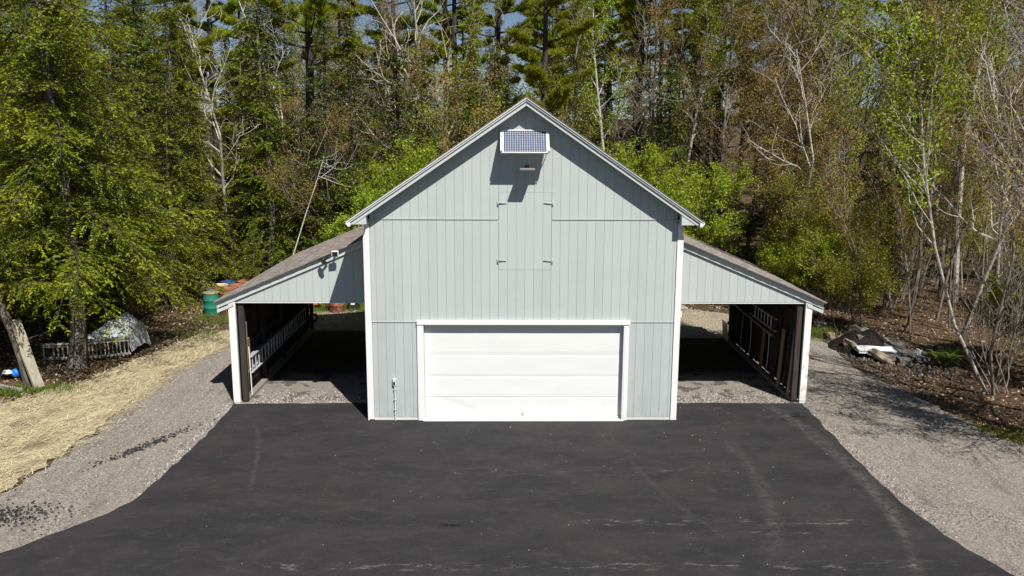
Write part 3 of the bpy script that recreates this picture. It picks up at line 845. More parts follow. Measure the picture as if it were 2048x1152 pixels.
tag(jbox(MB(), -.5, 1.2, -.06, .06, -.04, .04, mm, .01, 5).build('fallen_beam', M['greywood'], bevel=.006), 'grey beam lying on leaves left of the leaning slab', 'beam')
t = thing('tarp_bundle', 'crumpled blue and dark bundle on the leaves at the left edge', 'bundle', (-14.2, 3.6, .05))
def blob(mb, c_, r_, sd, n1=10, n2=7, amp=.35):
    P = []
    for j in range(n2 + 1):
        ph = PI * j / n2
        for i in range(n1):
            th_ = 2 * PI * i / n1
            q = Vector((math.sin(ph) * math.cos(th_), math.sin(ph) * math.sin(th_), math.cos(ph)))
            k = 1 + amp * noise.noise(q * 1.7 + Vector((sd * 3.1, 0, 0)))
            P.append(Vector(c_) + Vector((q.x * r_[0], q.y * r_[1], q.z * r_[2])) * k)
    Fc = [(j * n1 + i, j * n1 + (i + 1) % n1, (j + 1) * n1 + (i + 1) % n1, (j + 1) * n1 + i) for j in range(n2) for i in range(n1)]
    return mb.poly(P, Fc)
blob(MB(), (.12, 0, .1), (.2, .13, .12), 1).build('blue_bag', M['blue'], t)
blob(MB(), (-.2, .1, .08), (.22, .2, .12), 2).build('dark_cloth', M['black'], t)
blob(MB(), (-.1, -.1, .13), (.14, .1, .07), 4).build('teal_cloth', M['stone_grey'] if 'stone_grey' in M else M['pvc'], t)

t = thing('porch_railing', 'weathered wooden baluster railing lying upright behind the big hemlock trunk', 'railing', (0, 0, 0))
def rail_section(x0, y0, x1, y1, z, tilt, n, t, missing=()):
    A = Vector((x0, y0, 0)); B = Vector((x1, y1, 0)); d_ = (B - A).normalized(); ang_ = math.atan2(d_.y, d_.x); Ln = (B - A).length
    mm = Matrix.Translation(A) @ Matrix.Rotation(ang_, 4, 'Z') @ Matrix.Rotation(tilt, 4, 'X')
    MB().box(0, Ln, -.05, .05, z, z + .045, mm).build('top_rail', M['greywood'], t, .006)
    MB().box(0, Ln, -.025, .025, z - .08, z - .005, mm).build('sub_rail', M['greywood'], t, .006)
    MB().box(0, Ln, -.03, .03, .09, .16, mm).build('bottom_rail', M['greywood'], t, .006)
    for k in range(n):
        if k in missing: continue
        x = .05 + (Ln - .1) * k / (n - 1)
        m2 = mm @ Matrix.Translation((x, -.03, .12)) @ Matrix.Rotation(rnd.uniform(-.05, .05), 4, 'Y')
        MB().box(-.02, .02, -.02, .02, 0, z - .16, m2).build('baluster', M['greywood'], t, .004)
rail_section(-14.15, 5.1, -13.0, 5.25, .56, .12, 9, t, (1,))
rail_section(-12.95, 5.3, -11.85, 5.75, .60, .02, 11, t)
# milky plastic sheet draped over a heap behind the railing
m, nt, b = base_mat('milky_plastic_sheet', .6, .25)
b.inputs['Base Color'].default_value = (.40, .44, .46, 1); b.inputs['Transmission Weight'].default_value = .15
bump(nt, b, noise_t(nt, wpos(nt), 4, 3), .3, .03)
P = []; nU, nV = 34, 26
for j in range(nV + 1):
    for i in range(nU + 1):
        u_, v_ = i / nU, j / nV
        x = -13.1 + 1.35 * u_ + .12 * v_ ; y = 5.42 + 1.15 * v_ + .38 * u_
        top = .66 + .62 * (1 - abs(u_ - .62) * 1.25)
        k = min(1, v_ / .55)
        z = .64 * (1 - k) + top * k - .9 * max(0, v_ - .55)
        if u_ > .86: q = (u_ - .86) / .14; z = z * (1 - q * .75); x -= .1 * q
        z += .035 * math.sin((x * 1.3 + v_ * 1.1) * 9 + 2 * noise.noise(Vector((x * 2, y * 2, 0)))) * k + .04 * noise.noise(Vector((x * 2.6, y * 2.6, 1))) + .008 * noise.noise(Vector((x * 8, y * 8, 2)))
        P.append((x, y, max(.03, z)))
Fc = [(j * (nU + 1) + i, j * (nU + 1) + i + 1, (j + 1) * (nU + 1) + i + 1, (j + 1) * (nU + 1) + i) for j in range(nV) for i in range(nU)]
o = MB().poly(P, Fc).build('plastic_sheet', m, smooth=True)
tag(o, 'milky plastic sheet draped over a heap behind the porch railing', 'plastic sheet')

# ------------------------------------------------------------------ right edge: earth heap and broken stone
P = []; n1, n2 = 40, 14
for j in range(n2 + 1):
    for i in range(n1):
        a_ = 2 * PI * i / n1; q = j / n2
        x = 11.25 + 1.15 * q * math.cos(a_); y = 6.9 + 1.2 * q * math.sin(a_)
        z = .62 * (1 - q ** 1.6) + .16 * noise.noise(Vector((x * 2.3, y * 2.3, 0))) * (1 - q * .6) + .05 * noise.noise(Vector((x * 9, y * 9, 4)))
        P.append((x, y, z - .04))
Fc = [(j * n1 + i, (j + 1) * n1 + i, (j + 1) * n1 + (i + 1) % n1, j * n1 + (i + 1) % n1) for j in range(n2) for i in range(n1)]
m, nt, b = base_mat('black_soil', .95, .1)
c = mixc(nt, ramp(nt, noise_t(nt, wpos(nt), 26, 5, .7), .45, .65), (.013, .011, .010), (.06, .05, .042)); nt.links.new(c, b.inputs['Base Color'])
bump(nt, b, noise_t(nt, wpos(nt), 14, 6, .7), 1, .08)
tag(MB().poly(P, Fc).build('soil_heap', m), 'mound of black soil behind the broken stone slabs', 'soil heap')
def stonemat(name, ca, cb, pt=None):
    m, nt, b = base_mat(name, .9, .2); p = wpos(nt)
    n = noise_t(nt, p, 9, 6, .65); c = mixc(nt, ramp(nt, n, .35, .65), ca, cb)
    if pt: c = mixc(nt, ramp(nt, noise_t(nt, p, 3, 4), .5, .6), c, pt)
    nt.links.new(c, b.inputs['Base Color']); bump(nt, b, noise_t(nt, p, 30, 5), .5, .02); return m
M['stone_grey'] = stonemat('grey_broken_stone', (.09, .086, .08), (.20, .19, .175), (.05, .045, .035))
M['stone_tan'] = stonemat('tan_broken_stone', (.17, .14, .10), (.34, .29, .22), (.10, .08, .055))
M['stone_dark'] = stonemat('dark_broken_stone', (.06, .06, .06), (.15, .145, .14))
M['stone_white'] = stonemat('white_marble', (.6, .62, .65), (.8, .8, .8))
def block(x, y, z, sx, sy, sz, rz, rx, ry, m_, label, sd, name='stone_block'):
    r = random.Random(sd); P = []
    n_ = 3
    mm = Matrix.Translation((x, y, z)) @ Matrix.Rotation(rz, 4, 'Z') @ Matrix.Rotation(rx, 4, 'X') @ Matrix.Rotation(ry, 4, 'Y')
    import bmesh
    bm = bmesh.new(); bmesh.ops.create_cube(bm, size=1)
    bmesh.ops.subdivide_edges(bm, edges=bm.edges, cuts=2, use_grid_fill=True)
    for v in bm.verts:
        c_ = v.co.copy(); q = Vector((c_.x * sx, c_.y * sy, c_.z * sz))
        k = .12 * min(sx, sy, sz * 2)
        q += Vector((noise.noise(c_ * 1.7 + Vector((sd, 0, 0))), noise.noise(c_ * 1.7 + Vector((0, sd, 0))), noise.noise(c_ * 1.7 + Vector((0, 0, sd))))) * k * 2
        v.co = mm @ q
    me = bpy.data.meshes.new(name); bm.to_mesh(me); bm.free(); me.materials.append(m_)
    o = bpy.data.objects.new(name, me); C.objects.link(o)
    # origin at the block
    me.transform(Matrix.Translation((-x, -y, -z))); o.location = (x, y, z)
    tag(o, label, 'stone', 'broken stone slabs on the heap at right')
    return o
BL = [(10.72, 6.55, .22, .55, .5, .26, .5, .3, .35, 'stone_tan', 'brownish curved stone slab at the left end of the stone heap'),
 (11.15, 6.75, .34, .62, .5, .2, .2, -.5, .3, 'stone_grey', 'grey slab tilted towards the drive second from the left'),
 (11.2, 7.35, .62, .42, .36, .22, .8, .2, .2, 'stone_grey', 'grey stone topmost on the soil mound'),
 (11.5, 7.0, .5, .7, .38, .18, -.7, .25, .3, 'stone_grey', 'long grey slab sliding down the right side of the mound'),
 (11.8, 6.9, .38, .66, .28, .12, -.5, .2, .25, 'stone_grey', 'thin grey slab right of the long one on the mound'),
 (11.15, 5.85, .26, 1.25, .42, .13, -.08, .1, .02, 'stone_white', 'flat white stone slab lying across the front of the heap'),
 (11.1, 5.3, .17, .85, .34, .16, -1.0, .2, .28, 'stone_tan', 'tan mottled slab leaning over the white slab'),
 (11.6, 5.65, .13, .75, .4, .2, -.2, 0, 0, 'stone_dark', 'dark block underneath the right end of the white slab'),
 (12.0, 5.7, .15, .6, .4, .22, .3, .2, .1, 'stone_dark', 'dark rough block at the right of the white slab'),
 (11.95, 6.3, .25, .7, .3, .2, -.3, .4, .1, 'stone_dark', 'dark slab edge up behind the dark rough block'),
 (12.3, 5.2, .12, .5, .3, .2, .6, .1, .2, 'stone_grey', 'grey lump at the right foot of the heap'),
 (11.65, 5.05, .1, .4, .26, .18, .1, .1, .1, 'stone_grey', 'small grey block in front of the tan mottled slab'),
 (12.45, 5.75, .16, .22, .2, .24, .4, .3, .3, 'stone_white', 'small white stone at the right end of the heap'),
 (11.85, 4.6, .06, .25, .2, .14, .9, .1, .3, 'stone_tan', 'small pale stone in front of the heap by the gravel'),
 (10.62, 8.2, .1, .36, .25, .2, .3, .1, .1, 'stone_tan', 'pale yellow stone in grass left of the soil mound'),
 (11.1, 9.9, .12, .7, .3, .16, .2, .1, .1, 'stone_grey', 'flat grey stone lying in leaves far behind the mound'),
 (13.6, 1.75, .12, .5, .3, .2, -.3, .1, .1, 'stone_white', 'white rubble block at the right edge below the saplings'),
 (14.0, 1.5, .08, .4, .3, .18, .5, .1, .1, 'stone_grey', 'grey rubble block beside the white one at the right edge')]
for i, q in enumerate(BL): block(q[0], q[1], q[2] * .82, q[3] * .92, q[4] * .92, q[5] * .95, *q[6:9], M[q[9]], q[10], i + 1)

# loose rubble and pebbles
def pebbles(name, n, area, smin, smax, m, label=None):
    g = np.random.default_rng(len(name) + n); Q = []
    T = []
    for _ in range(n):
        x, y, z = area(g)
        s_ = g.uniform(smin, smax); a_ = g.uniform(0, 6.28)
        pts = []
        for k in range(4):
            aa = a_ + k * PI / 2 + g.uniform(-.3, .3); pts.append((x + s_ * math.cos(aa), y + s_ * math.sin(aa) * g.uniform(.6, 1)))
        hgt_ = s_ * g.uniform(.5, 1.1)
        b_ = [(p_[0], p_[1], z - .01) for p_ in pts]; t_ = [(x + (p_[0] - x) * .55, y + (p_[1] - y) * .55, z + hgt_) for p_ in pts]
        for k in range(4): Q.append([b_[k], b_[(k + 1) % 4], t_[(k + 1) % 4], t_[k]])
        Q.append(t_); T += [g.uniform(0, 1) ** 1.5] * 5
    o = link(name, qmesh(name, np.array(Q), m, T)); tag(o, label, kind='stuff'); return o
M['pebble'] = leafmat('pebble_stone', (.10, .092, .086), (.52, .49, .455), trans=0, rough=.9)
M['rubble'] = leafmat('rubble_stone', (.05, .045, .04), (.22, .20, .175), trans=0, rough=.9)
M['crumb'] = leafmat('asphalt_crumbs', (.015, .015, .015), (.06, .058, .06), trans=0, rough=.9)
def a_gravel(g):
    if g.random() < .5: return g.uniform(-9.9, -7.35), g.uniform(-7, 8), .0
    return g.uniform(7.3, 10.9), g.uniform(-8, 8), .0
pebbles('gravel_stones', 9000, a_gravel, .006, .019, M['pebble'])
def a_back(g): return g.uniform(-9, 9.5), g.uniform(8.5, 13.2), .0
pebbles('yard_stones', 2600, a_back, .01, .035, M['pebble'])
def a_shed(g):
    s_ = -1 if g.random() < .5 else 1
    return s_ * g.uniform(3.8, 6.9), 1.25 + abs(g.normal(0, .5)), .006
pebbles('shed_gravel', 2600, a_shed, .008, .026, M['pebble'])
def a_stray(g):
    y = g.uniform(-6, 8); a_, b_ = hay_edge(y); return a_ + abs(g.normal(0, .7)), y, .008
def a_edge(g):
    if g.random() < .5: return 7.05 + abs(g.normal(0, .16)) , g.uniform(-6, 1.4), .0
    return -7.3 - abs(g.normal(0, .12)), g.uniform(-4.5, 1.2), .0
pebbles('edge_stones', 1600, a_edge, .009, .026, M['pebble'])
def a_crumb(g):
    if g.random() < .4:
        t_ = g.normal(0, .55); return -8.35 + t_ * .55 + g.normal(0, .09), -1.6 + t_ + g.normal(0, .08), .002
    return g.normal(-9.5, .5), g.normal(-5.0, .24), .002
pebbles('asphalt_crumbs', 850, a_crumb, .010, .036, M['crumb'])
def a_rub(g):
    while 1:
        x, y = g.normal(11.6, .9), g.normal(5.6, 1.4)
        if x > 10.1 + (7 - y) * .05: return x, y, max(0, hgt(x, y))
pebbles('stone_rubble', 420, a_rub, .02, .08, M['rubble'])

def a_mid(g): return g.uniform(-6, 6.5), g.uniform(-8, 1), .035
pebbles('loose_chips', 170, a_mid, .006, .017, M['pebble'])

# ------------------------------------------------------------------ ground cover
def blades(name, n, area, lmin, lmax, wd, m, upright, label=None, sd=1, bend=0.):
    g = np.random.default_rng(sd)
    P = np.array([area(g) for _ in range(n)])
    az = g.uniform(0, 2 * PI, n); l = g.uniform(lmin, lmax, n)
    el = np.clip(g.normal(upright, .3, n), -.05, 1.5)
    d = np.stack([np.cos(az) * np.cos(el), np.sin(az) * np.cos(el), np.sin(el)], 1) * l[:, None]
    s_ = np.stack([-np.sin(az), np.cos(az), np.zeros(n)], 1) * wd
    Q = np.stack([P - s_, P + s_, P + d + s_ * .3, P + d - s_ * .3], 1)
    o = link(name, qmesh(name, Q, m, g.uniform(0, 1, n))); tag(o, label, kind='stuff'); return o
def hay_edge(y):
    return np.interp(y, [-8, -4.1, -2.6, -.2, 4.1, 7.2, 9], [-11.2, -10.1, -9.95, -9.85, -10.15, -9.55, -9.4]), np.interp(y, [-8, -2, 1, 1.6, 3.2, 5.6, 8.95], [-23, -21, -14.5, -12.7, -11.8, -11.2, -10.4])
def a_hay(g):
    y = g.uniform(-6, 9); a_, b_ = hay_edge(y); b_ = max(b_, -18)
    while 1:
        x = g.uniform(b_ - .3, a_ + .1 + abs(g.normal(0, .16)))
        if noise.noise(Vector((x * .9, y * .9, 3))) + noise.noise(Vector((x * 2.7, y * 2.7, 8))) * .6 > -.12 or g.random() < .2: break
        y = g.uniform(-6, 9); a_, b_ = hay_edge(y); b_ = max(b_, -18)
    return x, y, g.uniform(.008, .04)
def hayblades(n, sd):
    g = np.random.default_rng(sd); P = np.array([a_hay(g) for _ in range(n)])
    az = g.normal(.5, 1.0, n); l = g.uniform(.05, .24, n) ; el = g.normal(.08, .14, n)
    d = np.stack([np.cos(az) * np.cos(el), np.sin(az) * np.cos(el), np.sin(el)], 1) * l[:, None]
    s_ = np.stack([-np.sin(az), np.cos(az), np.zeros(n)], 1) * g.uniform(.0025, .006, n)[:, None]
    Q = np.stack([P - s_, P + s_, P + d + s_, P + d - s_], 1)
    tag(link('straw', qmesh('straw', Q, M['straw'], g.uniform(0, 1, n))), kind='stuff')
hayblades(42000, 4)
def a_litter(g):
    while 1:
        x, y = (g.uniform(10.2, 24), g.uniform(-6, 24)) if g.random() < .5 else (g.uniform(-22, -9.5), g.uniform(1, 20))
        if g.random() < .15: x, y = g.uniform(-10, 12), g.uniform(12.3, 26)
        if x < 0 and y < 9 and x > hay_edge(y)[1] - .1: continue
        if x > 0 and y < 11 and x < 10.5 + .05 * abs(y - 4): continue
        return x, y, hgt(x, y) + g.uniform(0, .04)
def litter(n, sd):
    g = np.random.default_rng(sd); P = np.array([a_litter(g) for _ in range(n)])
    a1 = g.normal(0, 1, (n, 3)); a1[:, 2] *= .45; a1 /= np.linalg.norm(a1, axis=1)[:, None]
    a2 = np.cross(a1, g.normal(0, .5, (n, 3)) + np.array([0, 0, 1.])); a2 /= np.linalg.norm(a2, axis=1)[:, None]
    s_ = g.uniform(.018, .055, n)[:, None]
    Q = np.stack([P - a1 * s_, P + a2 * s_ * .7, P + a1 * s_, P - a2 * s_ * .7], 1)
    tag(link('leaf_litter', qmesh('leaf_litter', Q, M['litter'], g.uniform(0, 1, n) ** 1.6)), kind='stuff')
litter(60000, 5)
def patches(cs):
    def f_(g):
        x, y, r_ = cs[g.integers(len(cs))]
        x += g.normal(0, r_); y += g.normal(0, r_ * .8); return x, y, max(0, hgt(x, y))
    return f_
blades('grass', 14000, patches([(-11.2, 11.2, .6), (-10.2, 10.6, .5), (-10.6, 8.4, .5), (-8.2, 11.6, .5), (-5.6, 12.9, .5), (-4.4, 12.7, .5), (-7.4, 12.7, .4), (-5.2, 13.2, .5), (-6.4, 13.3, .5), (-4.4, 12.2, .4), (-4.6, 11.6, .5), (-9.2, 9.8, .4), (-6.0, 12.8, .6),
    (3.9, 12.4, .5), (5.0, 12.6, .5), (5.4, 10.9, .3), (10.2, 8.6, .35), (10.6, 9.2, .4), (-12.4, 2.4, .35), (-13.4, 2.2, .3)]), .05, .2, .008, M['grass'], 1.0, sd=8)
blades('grass_tuft', 900, patches([(11.2, -1.4, .16), (11.0, -1.1, .12), (10.9, -.7, .15), (11.6, -.9, .2)]), .04, .15, .007, M['grass'], .8, sd=9)
blades('dandelions', 60, patches([(10.95, -.25, .08), (11.25, -.6, .1), (5.2, 12.2, .3)]), .02, .04, .02, M['flower'], 1.2, sd=10)
def fern(loc, label, n=26, sc=.7, sd=1):
    g = np.random.default_rng(sd); Q = []; T = []
    for k in range(n):
        az = g.uniform(0, 2 * PI); l = sc * g.uniform(.6, 1)
        base = np.array([g.normal(0, .12), g.normal(0, .12), 0])
        for s_ in np.linspace(.15, 1, 16):
            p_ = base + np.array([math.cos(az) * l * s_, math.sin(az) * l * s_, l * .75 * math.sin(s_ * 2.2)])
            for sg in (-1, 1):
                q = np.array([-math.sin(az) * sg, math.cos(az) * sg, -.15]); wv = l * .22 * (1.1 - s_)
                f_ = np.array([math.cos(az), math.sin(az), 0]) * .022
                Q.append([p_ - f_, p_ + f_, p_ + q * wv + f_ * .3, p_ + q * wv - f_ * .3]); T.append(g.uniform(.2, 1))
    o = link('fern', qmesh('fern', np.array(Q), M['grass'], T)); o.location = loc
    tag(o, label, 'fern'); return o
fern((12.75, 4.75, hgt(12.75, 4.75)), 'low bright green fern clump in shade right of the stone heap', 34, .75, 2)

# ------------------------------------------------------------------ trees
def unit(v): return v / (np.linalg.norm(v) + 1e-9)

def conifer(sd, H, r0, Rm, z0, nb, droop=.35, lw=(.13, .045), tw=.16, shape=.8, rise=.15, m='hemlock', bk='bark', fine=.075, dead=8, clumps=False):
    """returns (trunk mesh, crown mesh)"""
    g = np.random.default_rng(sd)
    T = []
    nz = 12; zs = np.linspace(0, H, nz)
    bend = np.cumsum(g.normal(0, .05, (nz, 2)), 0) * (H / 14)
    bend -= bend[0]
    sp = np.column_stack([bend, zs])
    rr = r0 * (1 - zs / H) ** .85 + .012; rr[0] *= 1.35
    T.append(tubeq(sp, rr, 9)); nst = len(T[0])
    Q = []; TN = []
    for i in range(nb):
        t = (i + g.random()) / nb; t = t ** .9
        z = z0 + (H - z0) * t * .985
        if g.random() < .07: continue
        Lb = (Rm * (1 - t) ** shape * g.uniform(.42, 1.15) + .22); ri = rise + g.normal(0, .13); tb = g.normal(0, .13)
        az = i * 2.39996 + g.normal(0, .3)
        c0 = np.array([np.interp(z, zs, sp[:, 0]), np.interp(z, zs, sp[:, 1]), z])
        dr = droop * g.uniform(.3, 1.7)
        u = np.linspace(0, 1, 6); side = g.normal(0, .12)
        hx = Lb * u; hz = Lb * (ri * u * (1 - t * -.6) - dr * u ** 2)
        A = az + side * u
        bp = c0 + np.column_stack([np.cos(A) * hx, np.sin(A) * hx, hz])
        T.append(tubeq(bp, .007 + r0 * .11 * (1 - u) * (1 - t * .6), 4))
        nt_ = max(3, int(Lb / tw))
        s_ = np.linspace(.12, 1, nt_)
        bx = np.stack([np.interp(s_, u, bp[:, k]) for k in range(3)], 1)
        fw = np.array([math.cos(az), math.sin(az), 0]); sd_ = np.array([-math.sin(az), math.cos(az), 0])
        for j in range(nt_):
            for sg in (-1, 1):
                if g.random() < .1: continue
                tl = (.36 * Lb * (1.12 - s_[j]) * min(1, s_[j] * 3) + .16) * g.uniform(.6, 1.15)
                d = unit(fw * g.uniform(.45, .9) + sd_ * sg * .85 + np.array([0, 0, g.normal(-.35, .38)]))
                n_ = max(3, int(tl / fine))
                q_ = (np.arange(n_) + .5) / n_
                pts = bx[j] + d * (q_ * tl)[:, None]; pts[:, 2] -= (q_ ** 2) * tl * .22
                pr_ = np.cross(d, [0, 0, 1.]); pr_ = unit(pr_)
                for s2 in (-1, 1):
                    k_ = g.uniform(.7, 1.25, n_)[:, None]
                    ld = d * .75 + pr_ * s2 * .66
                    ld = ld + g.normal(0, .22, (n_, 3)); ld[:, 2] -= .12
                    ld /= np.linalg.norm(ld, axis=1)[:, None]
                    wv = np.cross(ld, np.array([0, 0, 1.]) + g.normal(0, .95, (n_, 3))); wv /= np.linalg.norm(wv, axis=1)[:, None] + 1e-9
                    a_ = pts; b_ = pts + ld * lw[0] * k_
                    wq = wv * lw[1] * .5
                    Q.append(np.stack([a_ - wq * .4, a_ + (b_ - a_) * .55 - wq, b_, a_ + (b_ - a_) * .55 + wq], 1))
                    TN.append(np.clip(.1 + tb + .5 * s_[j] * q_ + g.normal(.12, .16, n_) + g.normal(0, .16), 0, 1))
    for k in range(dead):      # bare dead stubs low on the stem
        z = g.uniform(.8, max(1., z0 + 2)); az = g.uniform(0, 6.28); l = g.uniform(.4, 1.4)
        c0 = np.array([np.interp(z, zs, sp[:, 0]), np.interp(z, zs, sp[:, 1]), z])
        u = np.linspace(0, 1, 4)
        T.append(tubeq(c0 + np.column_stack([np.cos(az) * l * u, np.sin(az) * l * u, .2 * l * u - .3 * l * u ** 2]), .022 * (1.1 - u), 4))
    me = qmesh('trunk', np.concatenate(T), M[bk], smooth=False); me.materials.append(M['bark_dark'])
    idx = np.ones(len(me.polygons), np.int32); idx[:nst] = 0; idx[-3 * dead:] = 0; me.polygons.foreach_set('material_index', idx)
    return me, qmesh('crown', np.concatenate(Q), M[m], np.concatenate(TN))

def whitepine(sd, H, r0, z0, nb, Rm, ntuft=9, bk='bark_dark'):
    g = np.random.default_rng(sd); T = []; Q = []; TN = []
    zs = np.linspace(0, H, 12); bend = np.cumsum(g.normal(0, .04, (12, 2)), 0); bend -= bend[0]
    sp = np.column_stack([bend, zs]); T.append(tubeq(sp, r0 * (1 - zs / H) ** .7 + .02, 9))
    for i in range(14):     # dead limbs below the crown
        z = g.uniform(2.5, z0); az = g.uniform(0, 6.28); l = g.uniform(.4, 2.4); u = np.linspace(0, 1, 5)
        c0 = np.array([np.interp(z, zs, sp[:, 0]), np.interp(z, zs, sp[:, 1]), z])
        T.append(tubeq(c0 + np.column_stack([np.cos(az + .3 * u) * l * u, np.sin(az + .3 * u) * l * u, .25 * l * u - .2 * l * u ** 2]), .03 * (1.1 - u), 4))
    for i in range(nb):
        t = (i + g.random()) / nb; z = z0 + (H - z0) * t
        Lb = Rm * (1 - .75 * t) * g.uniform(.5, 1.15); az = i * 2.4 + g.normal(0, .4)
        c0 = np.array([np.interp(z, zs, sp[:, 0]), np.interp(z, zs, sp[:, 1]), z]); u = np.linspace(0, 1, 6)
        bp = c0 + np.column_stack([np.cos(az) * Lb * u, np.sin(az) * Lb * u, Lb * (.12 * u + .18 * u ** 2)])
        T.append(tubeq(bp, .012 + .05 * (1 - u), 5))
        for s_ in np.linspace(.35, 1, int(4 + Lb * 2.2)):
            b0 = np.array([np.interp(s_, u, bp[:, k]) for k in range(3)])
            for sg in (-1, 1):
                az2 = az + sg * g.uniform(.4, 1.1); tl = g.uniform(.25, .65) * (1.25 - s_) * Lb * .45 + .15
                e = b0 + np.array([math.cos(az2) * tl, math.sin(az2) * tl, tl * .35])
                T.append(tubeq(np.array([b0, (b0 + e) / 2 + [0, 0, -.02], e]), [.012, .009, .006], 3))
                for q in range(ntuft + 4):
                    c_ = b0 + (e - b0) * g.uniform(.2, 1.05) + g.normal(0, .05, 3)
                    n_ = 13
                    d = g.normal(0, 1, (n_, 3)) + np.array([0, 0, .9]) + unit(e - b0) * .8
                    d /= np.linalg.norm(d, axis=1)[:, None]
                    wv = np.cross(d, g.normal(0, 1, (n_, 3))); wv /= np.linalg.norm(wv, axis=1)[:, None] + 1e-9
                    l = g.uniform(.13, .22, n_)[:, None]
                    Q.append(np.stack([c_ - wv * .009, c_ + wv * .009, c_ + d * l + wv * .009, c_ + d * l - wv * .009], 1))
                    TN.append(np.clip(g.normal(.55, .25, n_), 0, 1))
    return qmesh('trunk', np.concatenate(T), M[bk]), qmesh('crown', np.concatenate(Q), M['pine'], np.concatenate(TN))

def broadleaf(sd, H, r0, levels=3, spread=.75, nch=(7, 5, 4, 3), leaf=.085, per=5, m='young', bk='twig', stems=1, up=.35, first=.28, wob=.16, lenf=.52, cluster=.12, sides=(8, 5, 4, 3, 3)):
    g = np.random.default_rng(sd); T = []; spots = []
    def grow(p, d, Ln, r, lv):
        n = 5 if lv < 2 else 4
        pts = [p]; dd = d
        for k in range(n):
            dd = unit(dd + g.normal(0, wob, 3) + np.array([0, 0, up * .25 if lv else .12]))
            pts.append(pts[-1] + dd * Ln / n)
        pts = np.array(pts); rad = r * (1 - .75 * np.linspace(0, 1, n + 1)) + .0035
        T.append(tubeq(pts, rad, sides[lv]))
        if lv >= levels:
            for k in range(1, n + 1): spots.append((pts[k], lv))
            return
        nc = nch[lv]
        for c in range(nc):
            t = first + (1 - first) * (c + g.random()) / nc if lv == 0 else .2 + .8 * (c + g.random()) / nc
            q = np.array([np.interp(t * n, np.arange(n + 1), pts[:, k]) for k in range(3)])
            base = unit(pts[-1] - pts[0])
            rv = unit(np.cross(base, g.normal(0, 1, 3)))
            a = spread * g.uniform(.6, 1.25)
            nd_ = unit(base * math.cos(a) + rv * math.sin(a))
            grow(q, nd_, Ln * lenf * (1.15 - .55 * t if lv == 0 else 1) * g.uniform(.7, 1.25), r * (1 - .7 * t) * .55, lv + 1)
        if lv > 0: spots.append((pts[-1], lv))
    for s_ in range(stems):
        d0 = unit(np.array([g.normal(0, .1 if stems == 1 else .28), g.normal(0, .1 if stems == 1 else .28), 1.]))
        grow(np.array([g.normal(0, .02 + .12 * (stems > 1)), g.normal(0, .02 + .12 * (stems > 1)), -.05]), d0, H * (1 if stems == 1 else g.uniform(.65, 1)), r0, 0)
    tr = qmesh('trunk', np.concatenate(T), M[bk])
    if per <= 0: return tr, None
    C0 = np.array([s[0] for s in spots]); n = len(C0) * per
    P = np.repeat(C0, per, 0) + g.normal(0, cluster, (n, 3))
    a1 = g.normal(0, 1, (n, 3)); a1 /= np.linalg.norm(a1, axis=1)[:, None]
    nn = g.normal(0, .7, (n, 3)) + np.array([.2, -.45, .7])
    a2 = np.cross(a1, nn); a2 /= np.linalg.norm(a2, axis=1)[:, None] + 1e-9
    s_ = leaf * g.uniform(.55, 1.2, n)[:, None] * .5
    Q = np.stack([P - a1 * s_, P + a2 * s_ * .72, P + a1 * s_, P - a2 * s_ * .72], 1)
    return tr, qmesh('crown', Q, M[m], np.clip(g.normal(.5, .28, n), 0, 1))

